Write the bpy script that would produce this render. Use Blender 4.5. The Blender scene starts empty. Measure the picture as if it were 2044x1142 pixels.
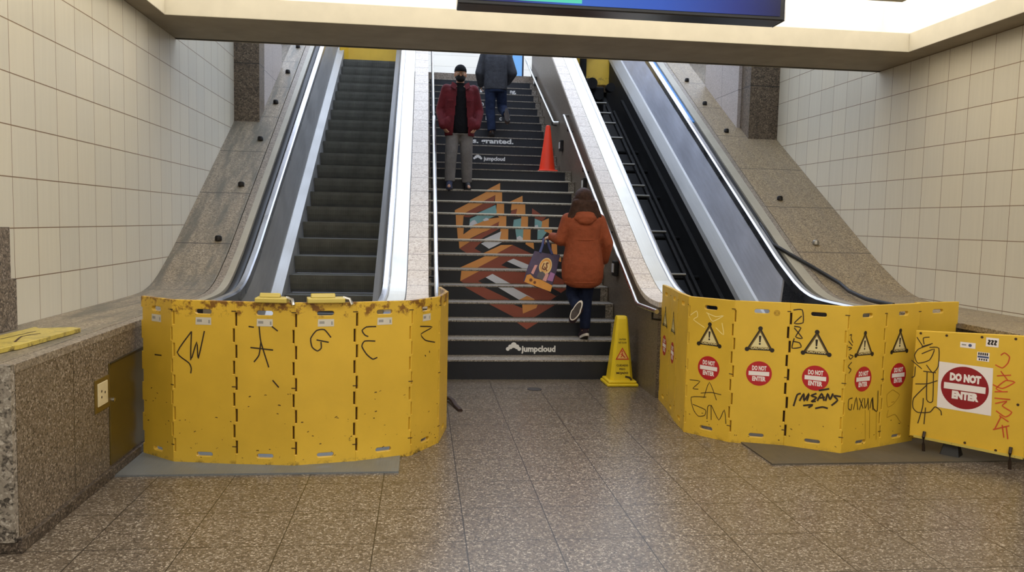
import bpy, bmesh, math, random
from mathutils import Vector, Matrix
from mathutils.geometry import tessellate_polygon
random.seed(7)
SC = bpy.context.scene
COL = SC.collection

# ------------------------------------------------------------------ helpers
def tag(o, label=None, cat=None, group=None, kind=None):
    if label: o['label'] = label
    if cat: o['category'] = cat
    if group: o['group'] = group
    if kind: o['kind'] = kind
    return o

def thing(name, label, cat, loc=(0, 0, 0), rz=0.0, group=None):
    o = bpy.data.objects.new(name, None)
    COL.objects.link(o)
    o.location = loc
    o.rotation_euler = (0, 0, rz)
    o.empty_display_size = .1
    return tag(o, label, cat, group)

def world_of(o):
    m = Matrix.Identity(4)
    chain = []
    while o is not None:
        chain.append(o); o = o.parent
    for c in reversed(chain):
        m = m @ (Matrix.Translation(c.location) @ c.rotation_euler.to_matrix().to_4x4())
    return m

class MB:
    """collects polygons; build() links them as one mesh object"""
    def __init__(s):
        s.v = []; s.f = []; s.mi = []
    def add(s, verts, faces, mi=0):
        n = len(s.v)
        s.v += [tuple(p) for p in verts]
        for f in faces:
            s.f.append([n + i for i in f]); s.mi.append(mi)
        return s
    def box(s, a, b, mi=0):
        x0, y0, z0 = a; x1, y1, z1 = b
        v = [(x0,y0,z0),(x1,y0,z0),(x1,y1,z0),(x0,y1,z0),(x0,y0,z1),(x1,y0,z1),(x1,y1,z1),(x0,y1,z1)]
        return s.add(v, [(0,3,2,1),(4,5,6,7),(0,1,5,4),(1,2,6,5),(2,3,7,6),(3,0,4,7)], mi)
    def prism(s, pts, axis, a, b, mi=0):
        """closed 2D outline extruded along axis between a and b"""
        def P(p, t):
            return {'x': (t, p[0], p[1]), 'y': (p[0], t, p[1]), 'z': (p[0], p[1], t)}[axis]
        n = len(pts)
        v = [P(p, a) for p in pts] + [P(p, b) for p in pts]
        s.add(v, [(i, (i+1) % n, n+(i+1) % n, n+i) for i in range(n)], mi)
        tri = tessellate_polygon([[Vector((p[0], p[1], 0)) for p in pts]])
        for cap in (0, n):
            s.add([v[cap+i] for i in range(n)], [tuple(t) for t in tri], mi)
        return s
    def sweep(s, section, path, mi=0, closed=True, caps=True):
        """section (x, dz) carried along path (y, z)"""
        n = len(section); m = len(path)
        v = [(x, y, z + dz) for (y, z) in path for (x, dz) in section]
        f = []
        for j in range(m-1):
            for i in range(n if closed else n-1):
                k = (i+1) % n
                f.append((j*n+i, j*n+k, (j+1)*n+k, (j+1)*n+i))
        s.add(v, f, mi)
        if caps and closed:
            tri = tessellate_polygon([[Vector((x, dz, 0)) for x, dz in section]])
            for j in (0, m-1):
                s.add([v[j*n+i] for i in range(n)], [tuple(t) for t in tri], mi)
        return s
    def tube(s, path, r, seg=10, mi=0, sx=1.0, caps=True):
        path = [Vector(p) for p in path]
        rs = r if isinstance(r, (list, tuple)) else [r]*len(path)
        v = []; f = []
        up = Vector((0, 0, 1))
        for j, p in enumerate(path):
            d = (path[min(j+1, len(path)-1)] - path[max(j-1, 0)]).normalized()
            a = d.cross(up)
            if a.length < 1e-3: a = d.cross(Vector((0, 1, 0)))
            a.normalize(); b = a.cross(d)
            for i in range(seg):
                t = 2*math.pi*i/seg
                v.append(p + a*(math.cos(t)*rs[j]*sx) + b*(math.sin(t)*rs[j]))
        for j in range(len(path)-1):
            for i in range(seg):
                k = (i+1) % seg
                f.append((j*seg+i, j*seg+k, (j+1)*seg+k, (j+1)*seg+i))
        if caps:
            f.append(tuple(reversed(range(seg)))); f.append(tuple((len(path)-1)*seg+i for i in range(seg)))
        return s.add(v, f, mi)
    def lathe(s, prof, c=(0,0,0), seg=24, mi=0):
        v = []; f = []
        for r, z in prof:
            for i in range(seg):
                t = 2*math.pi*i/seg
                v.append((c[0]+r*math.cos(t), c[1]+r*math.sin(t), c[2]+z))
        for j in range(len(prof)-1):
            for i in range(seg):
                k = (i+1) % seg
                f.append((j*seg+i, j*seg+k, (j+1)*seg+k, (j+1)*seg+i))
        f.append(tuple(reversed(range(seg)))); f.append(tuple((len(prof)-1)*seg+i for i in range(seg)))
        return s.add(v, f, mi)
    def flat(s, pts, F, off, mi=0):
        """flat 2D polygon placed by F(u, v, off)"""
        if len(pts) < 3: return s
        tri = tessellate_polygon([[Vector((p[0], p[1], 0)) for p in pts]])
        return s.add([F(p[0], p[1], off) for p in pts], [tuple(t) for t in tri], mi)
    def disc(s, c, r, F, off, mi=0, seg=40, ry=None):
        ry = ry or r
        return s.flat([(c[0]+r*math.cos(2*math.pi*i/seg), c[1]+ry*math.sin(2*math.pi*i/seg)) for i in range(seg)], F, off, mi)
    def stroke(s, pts, w, F, off, mi=0):
        """marker stroke: smoothed ribbon through pts"""
        p = [Vector((a, b)) for a, b in pts]
        q = []
        for i in range(len(p)-1):
            p0 = p[max(i-1, 0)]; p1 = p[i]; p2 = p[i+1]; p3 = p[min(i+2, len(p)-1)]
            for k in range(4):
                t = k/4
                q.append(p1.lerp(p2, t).lerp(.5*((2*p1) + (p2-p0)*t + (2*p0-5*p1+4*p2-p3)*t*t + (3*p1-p0-3*p2+p3)*t*t*t), .6))
        q.append(p[-1])
        v = []
        for i, a in enumerate(q):
            d = q[min(i+1, len(q)-1)] - q[max(i-1, 0)]
            if d.length < 1e-6: d = Vector((1, 0))
            d.normalize(); n = Vector((-d.y, d.x))*w*.5
            v += [F(a.x+n.x, a.y+n.y, off), F(a.x-n.x, a.y-n.y, off)]
        return s.add(v, [(2*i, 2*i+1, 2*i+3, 2*i+2) for i in range(len(q)-1)], mi)
    def build(s, name, mats, parent=None, origin=None, smooth=False, bevel=0.0, local=False, recalc=True):
        """verts are world coordinates unless local; a child is stored relative to its parent"""
        me = bpy.data.meshes.new(name)
        o = bpy.data.objects.new(name, me)
        COL.objects.link(o)
        v = s.v
        if not local:
            if parent is not None:
                inv = world_of(parent).inverted()
                v = [tuple(inv @ Vector(p)) for p in v]
            elif origin is not None:
                v = [(p[0]-origin[0], p[1]-origin[1], p[2]-origin[2]) for p in v]
        me.from_pydata(v, [], s.f)
        for m in (mats if isinstance(mats, (list, tuple)) else [mats]): me.materials.append(m)
        me.polygons.foreach_set('material_index', s.mi)
        if recalc:
            bm = bmesh.new(); bm.from_mesh(me)
            bmesh.ops.remove_doubles(bm, verts=bm.verts, dist=1e-5)
            bmesh.ops.recalc_face_normals(bm, faces=bm.faces)
            bm.to_mesh(me); bm.free()
        if smooth:
            me.polygons.foreach_set('use_smooth', [True]*len(me.polygons))
            me.set_sharp_from_angle(angle=math.radians(38))
        if parent is not None: o.parent = parent
        elif origin is not None: o.location = origin
        if bevel:
            b = o.modifiers.new('bevel', 'BEVEL'); b.width = bevel; b.segments = 2
            b.limit_method = 'ANGLE'; b.angle_limit = math.radians(40)
        me.update()
        return o

def struct(o):
    o['kind'] = 'structure'
    return o

def eval_mesh(o, name):
    dg = bpy.context.evaluated_depsgraph_get(); dg.update()
    me = bpy.data.meshes.new_from_object(o.evaluated_get(dg))
    me.name = name
    return me

def outline_mesh(loops, extrude, bevel=0.0):
    """2D outline with holes -> solid; returns verts (x,y,z) and faces"""
    cu = bpy.data.curves.new('tmp', 'CURVE'); cu.dimensions = '2D'; cu.fill_mode = 'BOTH'
    cu.extrude = max(extrude-bevel, 0); cu.bevel_depth = bevel; cu.bevel_resolution = 0
    for lp in loops:
        sp = cu.splines.new('POLY'); sp.points.add(len(lp)-1)
        for i, p in enumerate(lp): sp.points[i].co = (p[0], p[1], 0, 1)
        sp.use_cyclic_u = True
    o = bpy.data.objects.new('tmp', cu); COL.objects.link(o)
    me = eval_mesh(o, 'tmp')
    r = [tuple(v.co) for v in me.vertices], [tuple(p.vertices) for p in me.polygons]
    bpy.data.objects.remove(o); bpy.data.curves.remove(cu); bpy.data.meshes.remove(me)
    return r

def text_mesh(txt, size, bold=.0, align='CENTER', width=None):
    cu = bpy.data.curves.new('tmp', 'FONT'); cu.body = txt; cu.size = size; cu.align_x = align
    cu.align_y = 'CENTER'; cu.offset = bold; cu.fill_mode = 'FRONT'; cu.resolution_u = 2
    o = bpy.data.objects.new('tmp', cu); COL.objects.link(o)
    me = eval_mesh(o, 'tmp')
    v = [(p.co.x, p.co.y) for p in me.vertices]; f = [tuple(p.vertices) for p in me.polygons]
    bpy.data.objects.remove(o); bpy.data.curves.remove(cu); bpy.data.meshes.remove(me)
    if width and v:
        xs = [p[0] for p in v]; k = width/(max(xs)-min(xs))
        v = [(p[0]*k, p[1]) for p in v]
    return v, f

def put_text(mb, txt, c, size, F, off, mi=0, bold=.0, width=None, align='CENTER', rot=0.0):
    v, f = text_mesh(txt, size, bold, align, width)
    ca, sa = math.cos(rot), math.sin(rot)
    mb.add([F(c[0]+ca*a-sa*b, c[1]+sa*a+ca*b, off) for a, b in v], f, mi)

def copy_tree(o, parent=None):
    c = o.copy(); COL.objects.link(c)
    if parent is not None: c.parent = parent
    for ch in list(o.children): copy_tree(ch, c)
    return c

# ------------------------------------------------------------------ materials
MATS = {}
class N:
    def __init__(s, name):
        s.m = bpy.data.materials.new(name); s.m.use_nodes = True
        s.t = s.m.node_tree; s.b = s.t.nodes['Principled BSDF']
    def n(s, typ, **kw):
        nd = s.t.nodes.new(typ)
        for k, v in kw.items():
            if k in nd.inputs.keys() if hasattr(nd.inputs, 'keys') else False: nd.inputs[k].default_value = v
            else: setattr(nd, k, v)
        return nd
    def l(s, a, b): s.t.links.new(a, b)
    def set(s, **kw):
        for k, v in kw.items(): s.b.inputs[k.replace('_', ' ')].default_value = v
        return s
    def coord(s, which='Object'):
        return s.n('ShaderNodeTexCoord').outputs[which]
    def noise(s, vec, scale, detail=3, rough=.55):
        nd = s.n('ShaderNodeTexNoise'); nd.inputs['Scale'].default_value = scale
        nd.inputs['Detail'].default_value = detail; nd.inputs['Roughness'].default_value = rough
        s.l(vec, nd.inputs['Vector']); return nd.outputs['Fac']
    def voro(s, vec, scale, out='Color'):
        nd = s.n('ShaderNodeTexVoronoi'); nd.inputs['Scale'].default_value = scale
        s.l(vec, nd.inputs['Vector']); return nd.outputs[out]
    def ramp(s, fac, stops, interp='LINEAR'):
        nd = s.n('ShaderNodeValToRGB'); cr = nd.color_ramp; cr.interpolation = interp
        while len(cr.elements) < len(stops): cr.elements.new(.5)
        for e, (p, c) in zip(cr.elements, stops): e.position = p; e.color = c if len(c) == 4 else (*c, 1)
        s.l(fac, nd.inputs['Fac']); return nd.outputs['Color']
    def math(s, op, a, b=None, c=None):
        nd = s.n('ShaderNodeMath'); nd.operation = op
        for i, x in enumerate((a, b, c)):
            if x is None: continue
            if isinstance(x, (int, float)): nd.inputs[i].default_value = x
            else: s.l(x, nd.inputs[i])
        return nd.outputs[0]
    def mix(s, fac, a, b, typ='MIX'):
        nd = s.n('ShaderNodeMix'); nd.data_type = 'RGBA'; nd.blend_type = typ
        for sock, x in ((nd.inputs[0], fac), (nd.inputs[6], a), (nd.inputs[7], b)):
            if isinstance(x, (int, float)): sock.default_value = x
            elif isinstance(x, tuple): sock.default_value = x if len(x) == 4 else (*x, 1)
            else: s.l(x, sock)
        return nd.outputs[2]
    def sep(s, vec):
        nd = s.n('ShaderNodeSeparateXYZ'); s.l(vec, nd.inputs[0]); return nd.outputs
    def bump(s, h, strength=.2, dist=.01):
        nd = s.n('ShaderNodeBump'); nd.inputs['Strength'].default_value = strength; nd.inputs['Distance'].default_value = dist
        s.l(h, nd.inputs['Height']); s.l(nd.outputs[0], s.b.inputs['Normal'])
    def col(s, c): s.l(c, s.b.inputs['Base Color'])
    def groove(s, x, start, pitch, w):
        """1 on a joint line of width w repeating every pitch"""
        t = s.math('SUBTRACT', x, start - w/2)
        t = s.math('FLOORED_MODULO', t, pitch)
        return s.math('LESS_THAN', t, w)

def lin(r, g, b):
    f = lambda c: (c/255/12.92 if c/255 <= .04045 else ((c/255+.055)/1.055)**2.4)
    return (f(r), f(g), f(b))

def plain(name, rgb, rough=.5, metal=0.0, var=.12, scale=6, spec=.5, emit=None, es=1.0):
    if name in MATS: return MATS[name]
    n = N(name); n.set(Roughness=rough, Metallic=metal); n.b.inputs['Specular IOR Level'].default_value = spec
    c = lin(*rgb)
    f = n.noise(n.coord(), scale, 4)
    n.col(n.ramp(f, [(.25, tuple(x*(1-var) for x in c)), (.75, tuple(min(1, x*(1+var)) for x in c))]))
    if emit:
        n.b.inputs['Emission Color'].default_value = (*lin(*emit), 1); n.b.inputs['Emission Strength'].default_value = es
    MATS[name] = n.m
    return n.m

def granite(name, base, dark, light, scale=110, rough=.35, jy=None, jx=None, jz=None, joint=(40, 36, 32), stain=0.0, stain_col=(70, 66, 58), jw=.006, sv=.0):
    """speckled stone; jx/jy/jz = (start, pitch) of joint lines in world metres"""
    n = N(name); n.set(Roughness=rough)
    co = n.coord()
    v = n.voro(co, scale); v2 = n.voro(co, scale*2.1)
    f = n.sep(v)[0]; f2 = n.sep(v2)[1]
    mixf = n.math('ADD', n.math('MULTIPLY', f, .6), n.math('MULTIPLY', f2, .4))
    c = n.ramp(mixf, [(.12, lin(*dark)), (.34, tuple((a+b)/2 for a, b in zip(lin(*dark), lin(*base)))), (.5, lin(*base)), (.7, lin(*base)), (.9, lin(*light))])
    big = n.noise(co, 1.3, 5, .6)
    c = n.mix(n.math('MULTIPLY', n.ramp(big, [(.35, (0,0,0)), (.7, (1,1,1))]), .35), c, tuple(x*.72 for x in lin(*base)))
    if stain:
        sc = n.n('ShaderNodeMapping'); sc.inputs['Scale'].default_value = (4.0, .55, .55); n.l(co, sc.inputs[0])
        sf = n.ramp(n.noise(sc.outputs[0], 2.2, 6, .65), [(.42, (0,0,0)), (.62, (1,1,1))])
        c = n.mix(n.math('MULTIPLY', sf, stain), c, lin(*stain_col))
    x, y, z = n.sep(co)
    g = None
    for ax, j in ((x, jx), (y, jy), (z, jz)):
        if j:
            k = n.groove(ax, j[0], j[1], jw)
            g = k if g is None else n.math('MAXIMUM', g, k)
    if g is not None:
        c = n.mix(g, c, lin(*joint))
        n.bump(n.math('SUBTRACT', 1.0, g), .5, .004)
    n.col(c); MATS[name] = n.m
    return n.m

def tiles(name, rgb, jy, jz, joint=(132, 108, 82), w=.007, rough=.35):
    n = N(name); n.set(Roughness=rough)
    co = n.coord(); x, y, z = n.sep(co)
    g = n.math('MAXIMUM', n.groove(y, jy[0], jy[1], w*.8), n.groove(z, jz[0], jz[1], w))
    cy = n.math('FLOOR', n.math('DIVIDE', n.math('SUBTRACT', y, jy[0]), jy[1]))
    cz = n.math('FLOOR', n.math('DIVIDE', n.math('SUBTRACT', z, jz[0]), jz[1]))
    cmb = n.n('ShaderNodeCombineXYZ'); n.l(cy, cmb.inputs[0]); n.l(cz, cmb.inputs[1])
    wn = n.n('ShaderNodeTexWhiteNoise'); wn.noise_dimensions = '2D'; n.l(cmb.outputs[0], wn.inputs['Vector'])
    c0 = lin(*rgb)
    c = n.ramp(wn.outputs['Value'], [(0, tuple(a*.93 for a in c0)), (.5, c0), (1, (min(1, c0[0]*1.05), c0[1]*1.03, c0[2]*.99))])
    mp = n.n('ShaderNodeMapping'); mp.inputs['Scale'].default_value = (1, 18, .8); n.l(co, mp.inputs[0])
    st = n.noise(mp.outputs[0], 1.6, 4)
    c = n.mix(.35, c, n.ramp(st, [(.3, tuple(a*.9 for a in c0)), (.7, tuple(min(1, a*1.04) for a in c0))]))
    c = n.mix(g, c, lin(*joint))
    n.bump(n.math('SUBTRACT', 1.0, g), .4, .004)
    n.col(c); MATS[name] = n.m
    return n.m

def steel(name, rgb, rough=.3, metal=1.0, axis='y', amt=.25):
    n = N(name); n.set(Roughness=rough, Metallic=metal)
    co = n.coord(); mp = n.n('ShaderNodeMapping')
    mp.inputs['Scale'].default_value = {'y': (60, 1, 1), 'x': (1, 60, 60), 'z': (60, 60, 1)}[axis]
    n.l(co, mp.inputs[0])
    f = n.noise(mp.outputs[0], 3, 3); f2 = n.noise(co, 2.2, 4)
    c = lin(*rgb)
    n.col(n.mix(.5, n.ramp(f, [(.3, tuple(a*(1-amt) for a in c)), (.7, tuple(min(1, a*(1+amt)) for a in c))]),
                n.ramp(f2, [(.3, tuple(a*(1-amt) for a in c)), (.7, tuple(min(1, a*(1+amt*.6)) for a in c))])))
    r = n.ramp(f2, [(.3, (rough*.8,)*3), (.7, (min(1, rough*1.3),)*3)])
    n.l(r, n.b.inputs['Roughness'])
    MATS[name] = n.m
    return n.m

def yellow(name, rgb=(226, 176, 20), rust=0.0, dirt=.3):
    """moulded yellow plastic with scuffs; rust staining near the top edge of the panel where rust > 0"""
    n = N(name); n.set(Roughness=.42)
    co = n.coord(); z = n.sep(co)[2]
    c0 = lin(*rgb)
    c = n.ramp(n.noise(co, 3, 4), [(.3, tuple(a*.9 for a in c0)), (.7, tuple(min(1, a*1.05) for a in c0))])
    sp = n.ramp(n.noise(co, 42, 3, .6), [(.68, (0,0,0)), (.74, (1,1,1))])
    lowmask = n.ramp(z, [(.0, (1,1,1)), (.2, (.25,)*3), (.5, (.08,)*3)])
    c = n.mix(n.math('MULTIPLY', n.math('MULTIPLY', sp, lowmask), dirt*2.2), c, lin(92, 58, 18))
    edge = n.ramp(n.noise(co, 16, 5, .7), [(.5, (0,0,0)), (.62, (1,1,1))])
    m2 = n.ramp(z, [(.0, (1,1,1)), (.04, (0,0,0))])
    c = n.mix(n.math('MULTIPLY', n.math('MULTIPLY', edge, m2), dirt*2), c, lin(80, 66, 40))
    if rust:
        zz = n.math('DIVIDE', n.math('SUBTRACT', z, .95), .11)
        rm = n.math('MULTIPLY', n.math('GREATER_THAN', z, .95), zz)
        rn = n.ramp(n.math('ADD', n.noise(co, 14, 6, .7), n.math('MULTIPLY', rm, .12)), [(.575, (0,0,0)), (.66, (1,1,1))])
        c = n.mix(n.math('MULTIPLY', n.math('MULTIPLY', rn, n.ramp(rm, [(0, (0,0,0)), (.35, (1,1,1))])), rust), c, lin(112, 66, 24))
    n.col(c); MATS[name] = n.m
    return n.m

def fabric(name, rgb, rough=.9, var=.25, scale=9, fine=160):
    n = N(name); n.set(Roughness=rough); n.b.inputs['Specular IOR Level'].default_value = .2
    co = n.coord(); c = lin(*rgb)
    f = n.noise(co, scale, 5, .6)
    n.col(n.ramp(f, [(.3, tuple(a*(1-var) for a in c)), (.7, tuple(min(1, a*(1+var)) for a in c))]))
    n.bump(n.math('ADD', n.math('MULTIPLY', n.noise(co, 22, 4), 1.0), n.math('MULTIPLY', n.noise(co, fine, 2), .15)), .5, .02)
    MATS[name] = n.m
    return n.m

def emit_mat(name, rgb, strength):
    n = N(name); n.set(Roughness=.6); c = lin(*rgb)
    n.b.inputs['Base Color'].default_value = (*c, 1)
    n.b.inputs['Emission Color'].default_value = (*c, 1); n.b.inputs['Emission Strength'].default_value = strength
    MATS[name] = n.m
    return n.m
# ------------------------------------------------------------------ place: measures in metres, y runs away from the viewer, floor z = 0
XL, XR = -2.48, 5.04           # tiled side walls
BEAM_F, BEAM_B, BEAM_Z, BEAM_T = 7.47, 8.43, 3.365, 3.55
SZ0, SR, ST, SL, SY, NSTEP, NLAND = .038, .166, .281, .785, 7.88, 27, 14
UP_Y, UP_Z = SY+26*ST+SL, SZ0+NSTEP*SR       # top landing
def nose(n): return SY+(n-1)*ST+(SL if n > NLAND else 0), SZ0+n*SR
LT = [(6.8,.897),(7.07,.899),(7.2,.902),(7.32,.908),(7.45,.925),(7.55,.947),(7.65,.976),(7.8,1.035),(7.94,1.105),(8.1,1.185),(8.26,1.270)]
SLOPE = .597
def Lz(y):
    if y <= LT[0][0]: return LT[0][1]
    if y >= LT[-1][0]: return LT[-1][1]+SLOPE*(y-LT[-1][0])
    for (a, b), (c, d) in zip(LT, LT[1:]):
        if y <= c: return b+(d-b)*(y-a)/(c-a)
def lpath(y0, y1, top=99.0, step=.6):
    ys = [y0]+[y for y, _ in LT if y0 < y < y1]
    y = max(y0, LT[-1][0])+step
    while y < y1: ys.append(y); y += step
    ys.append(y1)
    return [(y, min(Lz(y), top)) for y in ys]

floor_m = granite('floor_stone', (112, 101, 88), (58, 50, 44), (194, 184, 170), scale=95, rough=.28,
                  jx=(.24, .455), jy=(3.836, .456), joint=(46, 42, 38), jw=.006)
wall_l_m = tiles('cream_tile_left', (214, 209, 193), (5.155, .3085), (1.184, .312))
wall_r_m = tiles('cream_tile_right', (212, 204, 184), (6.31, .309), (1.228, .305))
parapet_m = granite('parapet_granite', (118, 106, 92), (46, 40, 36), (176, 164, 150), scale=90, rough=.45, jy=(4.452, .93), jw=.006)
ledge_m = granite('ledge_granite', (150, 136, 114), (92, 82, 68), (190, 176, 156), scale=85, rough=.5, jy=(8.34, .906), joint=(66, 58, 48), stain=.85, stain_col=(94, 90, 78), jw=.012)
ledge_r_m = granite('ledge_granite_right', (150, 132, 102), (86, 72, 54), (196, 180, 150), scale=85, rough=.5, jy=(8.38, .87), joint=(76, 64, 50), stain=.3, stain_col=(116, 106, 92), jw=.012)
border_m = granite('border_granite', (140, 128, 112), (84, 76, 68), (180, 168, 152), scale=85, rough=.5)
column_m = granite('column_granite', (104, 90, 74), (34, 28, 24), (150, 134, 116), scale=60, rough=.4, jz=(.46, 1.05+.0), jw=.012)
panel_stone_m = granite('panel_stone', (182, 172, 166), (140, 130, 124), (214, 206, 204), scale=120, rough=.4, jz=(.5, .62), jy=(11.9, 2.0))
stair_wall_m = granite('stair_wall_granite', (112, 100, 86), (58, 50, 44), (150, 138, 122), scale=120, rough=.42)
cap_m = granite('cap_granite', (220, 209, 196), (172, 154, 138), (236, 228, 218), scale=70, rough=.4, jy=(8.22, .2905), joint=(128, 114, 100), jw=.008)
concrete_m = plain('beam_concrete', (206, 199, 180), .75, var=.06, scale=5)
concrete_shade_m = plain('concrete_shaded', (150, 139, 120), .8, var=.16, scale=3)
white_m = plain('white_plaster', (236, 234, 228), .7, var=.03)
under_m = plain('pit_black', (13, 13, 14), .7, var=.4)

# floor, walls, ceiling
struct(MB().box((XL-.3, -6, -.12), (XR+.3, 8.2, 0)).build('floor', floor_m))
struct(MB().box((XL-.25, -6, -.1), (XL, 11.05, 9.0)).build('wall_left', wall_l_m))
struct(MB().box((XR, -6, -.1), (XR+.25, 11.05, 9.0)).build('wall_right', wall_r_m))
struct(MB().box((XL-.25, -6.25, -.1), (XR+.25, -6, 4.2)).build('wall_front', white_m))
# pilasters and the stone panels past them
struct(MB().box((XL, 10.91, Lz(10.91)-.35), (-2.155, 11.25, 8.9)).build('wall_left_column', column_m))
struct(MB().box((4.61, 10.93, Lz(10.93)-.35), (XR, 11.25, 8.9)).build('wall_right_column', column_m))
struct(MB().box((XL-.25, 11.25, 2.2), (-2.165, 12.66, 8.9)).build('wall_left_panel', panel_stone_m))
struct(MB().box((4.56, 11.25, 2.2), (XR+.25, 12.64, 8.9)).build('wall_right_panel', panel_stone_m))
for sx, nm in ((-1, 'left'), (1, 'right')):   # granite cheek above the sloping ledge past the stone panel
    x0, x1 = (-3.1, -2.17) if sx < 0 else (4.57, 5.6)
    struct(MB().prism([(12.67, 3.2), (17.5, 3.2), (17.5, Lz(16.3)), (16.3, Lz(16.3)), (12.67, Lz(12.67))], 'x', x0, x1).build('wall_%s_cheek' % nm, ledge_m if sx < 0 else ledge_r_m))
# low parapet walls along both sides with sloping ledge tops
def parapet(x0, x1, xg, side, mledge, ynear):
    face = [(x0, -.95), (x1, -.95), (x1, -.06), (x0, -.06)]
    mb = MB()
    p = [(y, z) for y, z in lpath(ynear, 16.3)]
    n = len(p)
    pts = [(ynear, 0)]+[(y, z-.045) for y, z in p]+[(16.3, 2.4), (9.0, 0)]
    mb.prism(pts, 'x', x0, x1)
    struct(mb.build('wall_%s_parapet' % side, parapet_m))
    lx0, lx1 = (x0, xg) if side == 'left' else (xg, x1)
    struct(MB().sweep([(lx0, -.045), (lx1, -.045), (lx1, 0), (lx0, 0)], lpath(ynear-.01, 16.3)).build('trim_ledge_%s' % side, mledge, bevel=.004))
parapet(XL, -1.861, -1.935, 'left', ledge_m, 3.84)
parapet(4.3, XR, 4.175, 'right', ledge_r_m, 3.2)
struct(MB().sweep([(-1.927, -.045), (-1.858, -.045), (-1.858, -.001), (-1.927, -.001)], lpath(3.83, 16.3)).build('trim_border_left', border_m, bevel=.003))
struct(MB().sweep([(4.112, -.045), (4.168, -.045), (4.168, -.001), (4.112, -.001)], lpath(6.9, 16.3)).build('trim_border_right', border_m, bevel=.003))
struct(MB().box((-1.862, 3.835, 0), (-1.838, 7.3, .062)).box((-2.48, 3.815, 0), (-1.838, 3.842, .075)).build('baseboard_left', granite('base_granite', (84, 74, 66), (36, 32, 28), (140, 128, 114), scale=80, rough=.5), bevel=.004))
struct(MB().box((XL, 4.2, .9), (-2.40, 5.0, 1.20)).box((XL, 4.2, 1.20), (-2.425, 4.99, 1.505)).build('trim_jamb_left', parapet_m))
# end face of left parapet, lighter speckle
struct(MB().box((XL, 3.80, .06), (-1.862, 3.838, .895)).build('trim_parapet_end', granite('end_granite', (150, 142, 132), (46, 42, 40), (196, 190, 182), scale=55, rough=.45)))

# stair side walls: left (between escalator and stairs) and right, both with pale granite caps
def stair_wall(x0, x1, side):
    y0 = 7.03 if side == 'right' else 6.75
    p = lpath(y0, 16.2)
    pts = [(y0, 0)]+[(y, z-.05) for y, z in p]+[(16.2, 3.2), (11.0, 0)]
    struct(MB().prism(pts, 'x', x0, x1).build('wall_stair_%s' % side, stair_wall_m))
    struct(MB().sweep([(x0-.004, -.05), (x1+.004, -.05), (x1+.004, 0), (x0-.004, 0)], lpath(y0-.01, 16.2)).build('trim_cap_%s' % side, cap_m, bevel=.004))
stair_wall(-.13, .07, 'left')
stair_wall(2.18, 2.355, 'right')
# ceiling beam (soffit ring) and lit coffer
b = MB()
b.box((XL, BEAM_F, BEAM_Z), (XR, BEAM_B, BEAM_T))
struct(MB().box((XL, 8.405, BEAM_Z-.004), (XR, 8.425, BEAM_Z+.01)).build('trim_shadow_strip', under_m))  # solid black strip, stands in for the shadow line before the lip
struct(MB().box((XL, 8.425, BEAM_Z-.008), (XR, 8.44, BEAM_Z+.02)).build('trim_beam_lip', concrete_shade_m))
def shade_underside(o):  # downward faces get a darker concrete, shade put into the colour
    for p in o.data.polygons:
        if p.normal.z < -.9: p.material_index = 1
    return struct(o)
shade_underside(b.build('trim_beam', [concrete_m, concrete_shade_m], bevel=.006))
for sx, x in (('left', XL+.03), ('right', XR-.03)):
    struct(MB().box((x-.03, -6, BEAM_T), (x+.03, BEAM_B-.12, 4.1)).build('trim_upstand_'+sx, white_m))
shade_underside(MB().box((XL, -6, BEAM_Z), (-2.285, BEAM_F, BEAM_T)).build('trim_soffit_left', [concrete_m, concrete_shade_m], bevel=.006))
shade_underside(MB().box((4.76, -6, BEAM_Z), (XR, BEAM_F, BEAM_T)).build('trim_soffit_right', [concrete_m, concrete_shade_m], bevel=.006))
struct(MB().box((XL, BEAM_B-.12, BEAM_T), (XR, BEAM_B, 4.35)).build('wall_back', white_m))
struct(MB().box((XL, BEAM_B-.02, 4.2), (XR, BEAM_B, 9.0)).build('wall_back_upper', white_m))
ceil_m = emit_mat('luminous_ceiling', (255, 250, 242), 1.7)
struct(MB().box((XL, -6, 4.1), (XR, BEAM_B-.12, 4.2)).build('ceiling', ceil_m))
struct(MB().box((-1.2, -6, 3.5), (3.96, 6.34, 3.62)).build('ceiling_panel', concrete_m, bevel=.01))
# upper hall at the head of the stairs
up_floor = granite('upper_floor_stone', (140, 126, 112), (80, 70, 62), (190, 178, 166), scale=80, rough=.4)
struct(MB().box((-7, UP_Y-.02, UP_Z-.25), (10, 24, UP_Z)).build('floor_upper', up_floor))
struct(MB().box((-7, 22, UP_Z), (10, 22.2, 9.0)).build('wall_upper_back', tiles('upper_tile', (232, 228, 216), (0, .3), (4.6, .3), joint=(190, 184, 170))))
struct(MB().box((-7.2, 12.7, 4), (-7, 22, 9.0)).build('wall_upper_left', white_m))
struct(MB().box((10, 12.7, 4), (10.2, 22, 9.0)).build('wall_upper_right', white_m))
struct(MB().box((-7.2, 12.5, 4), (XL-.25, 12.7, 9.0)).build('wall_upper_front_left', white_m))
struct(MB().box((XR+.25, 12.5, 4), (10.2, 12.7, 9.0)).build('wall_upper_front_right', white_m))
struct(MB().box((-7.2, BEAM_B, 9.0), (10.2, 22.2, 9.15)).build('ceiling_upper', emit_mat('skylight_panel', (222, 234, 255), 2.25)))
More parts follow.
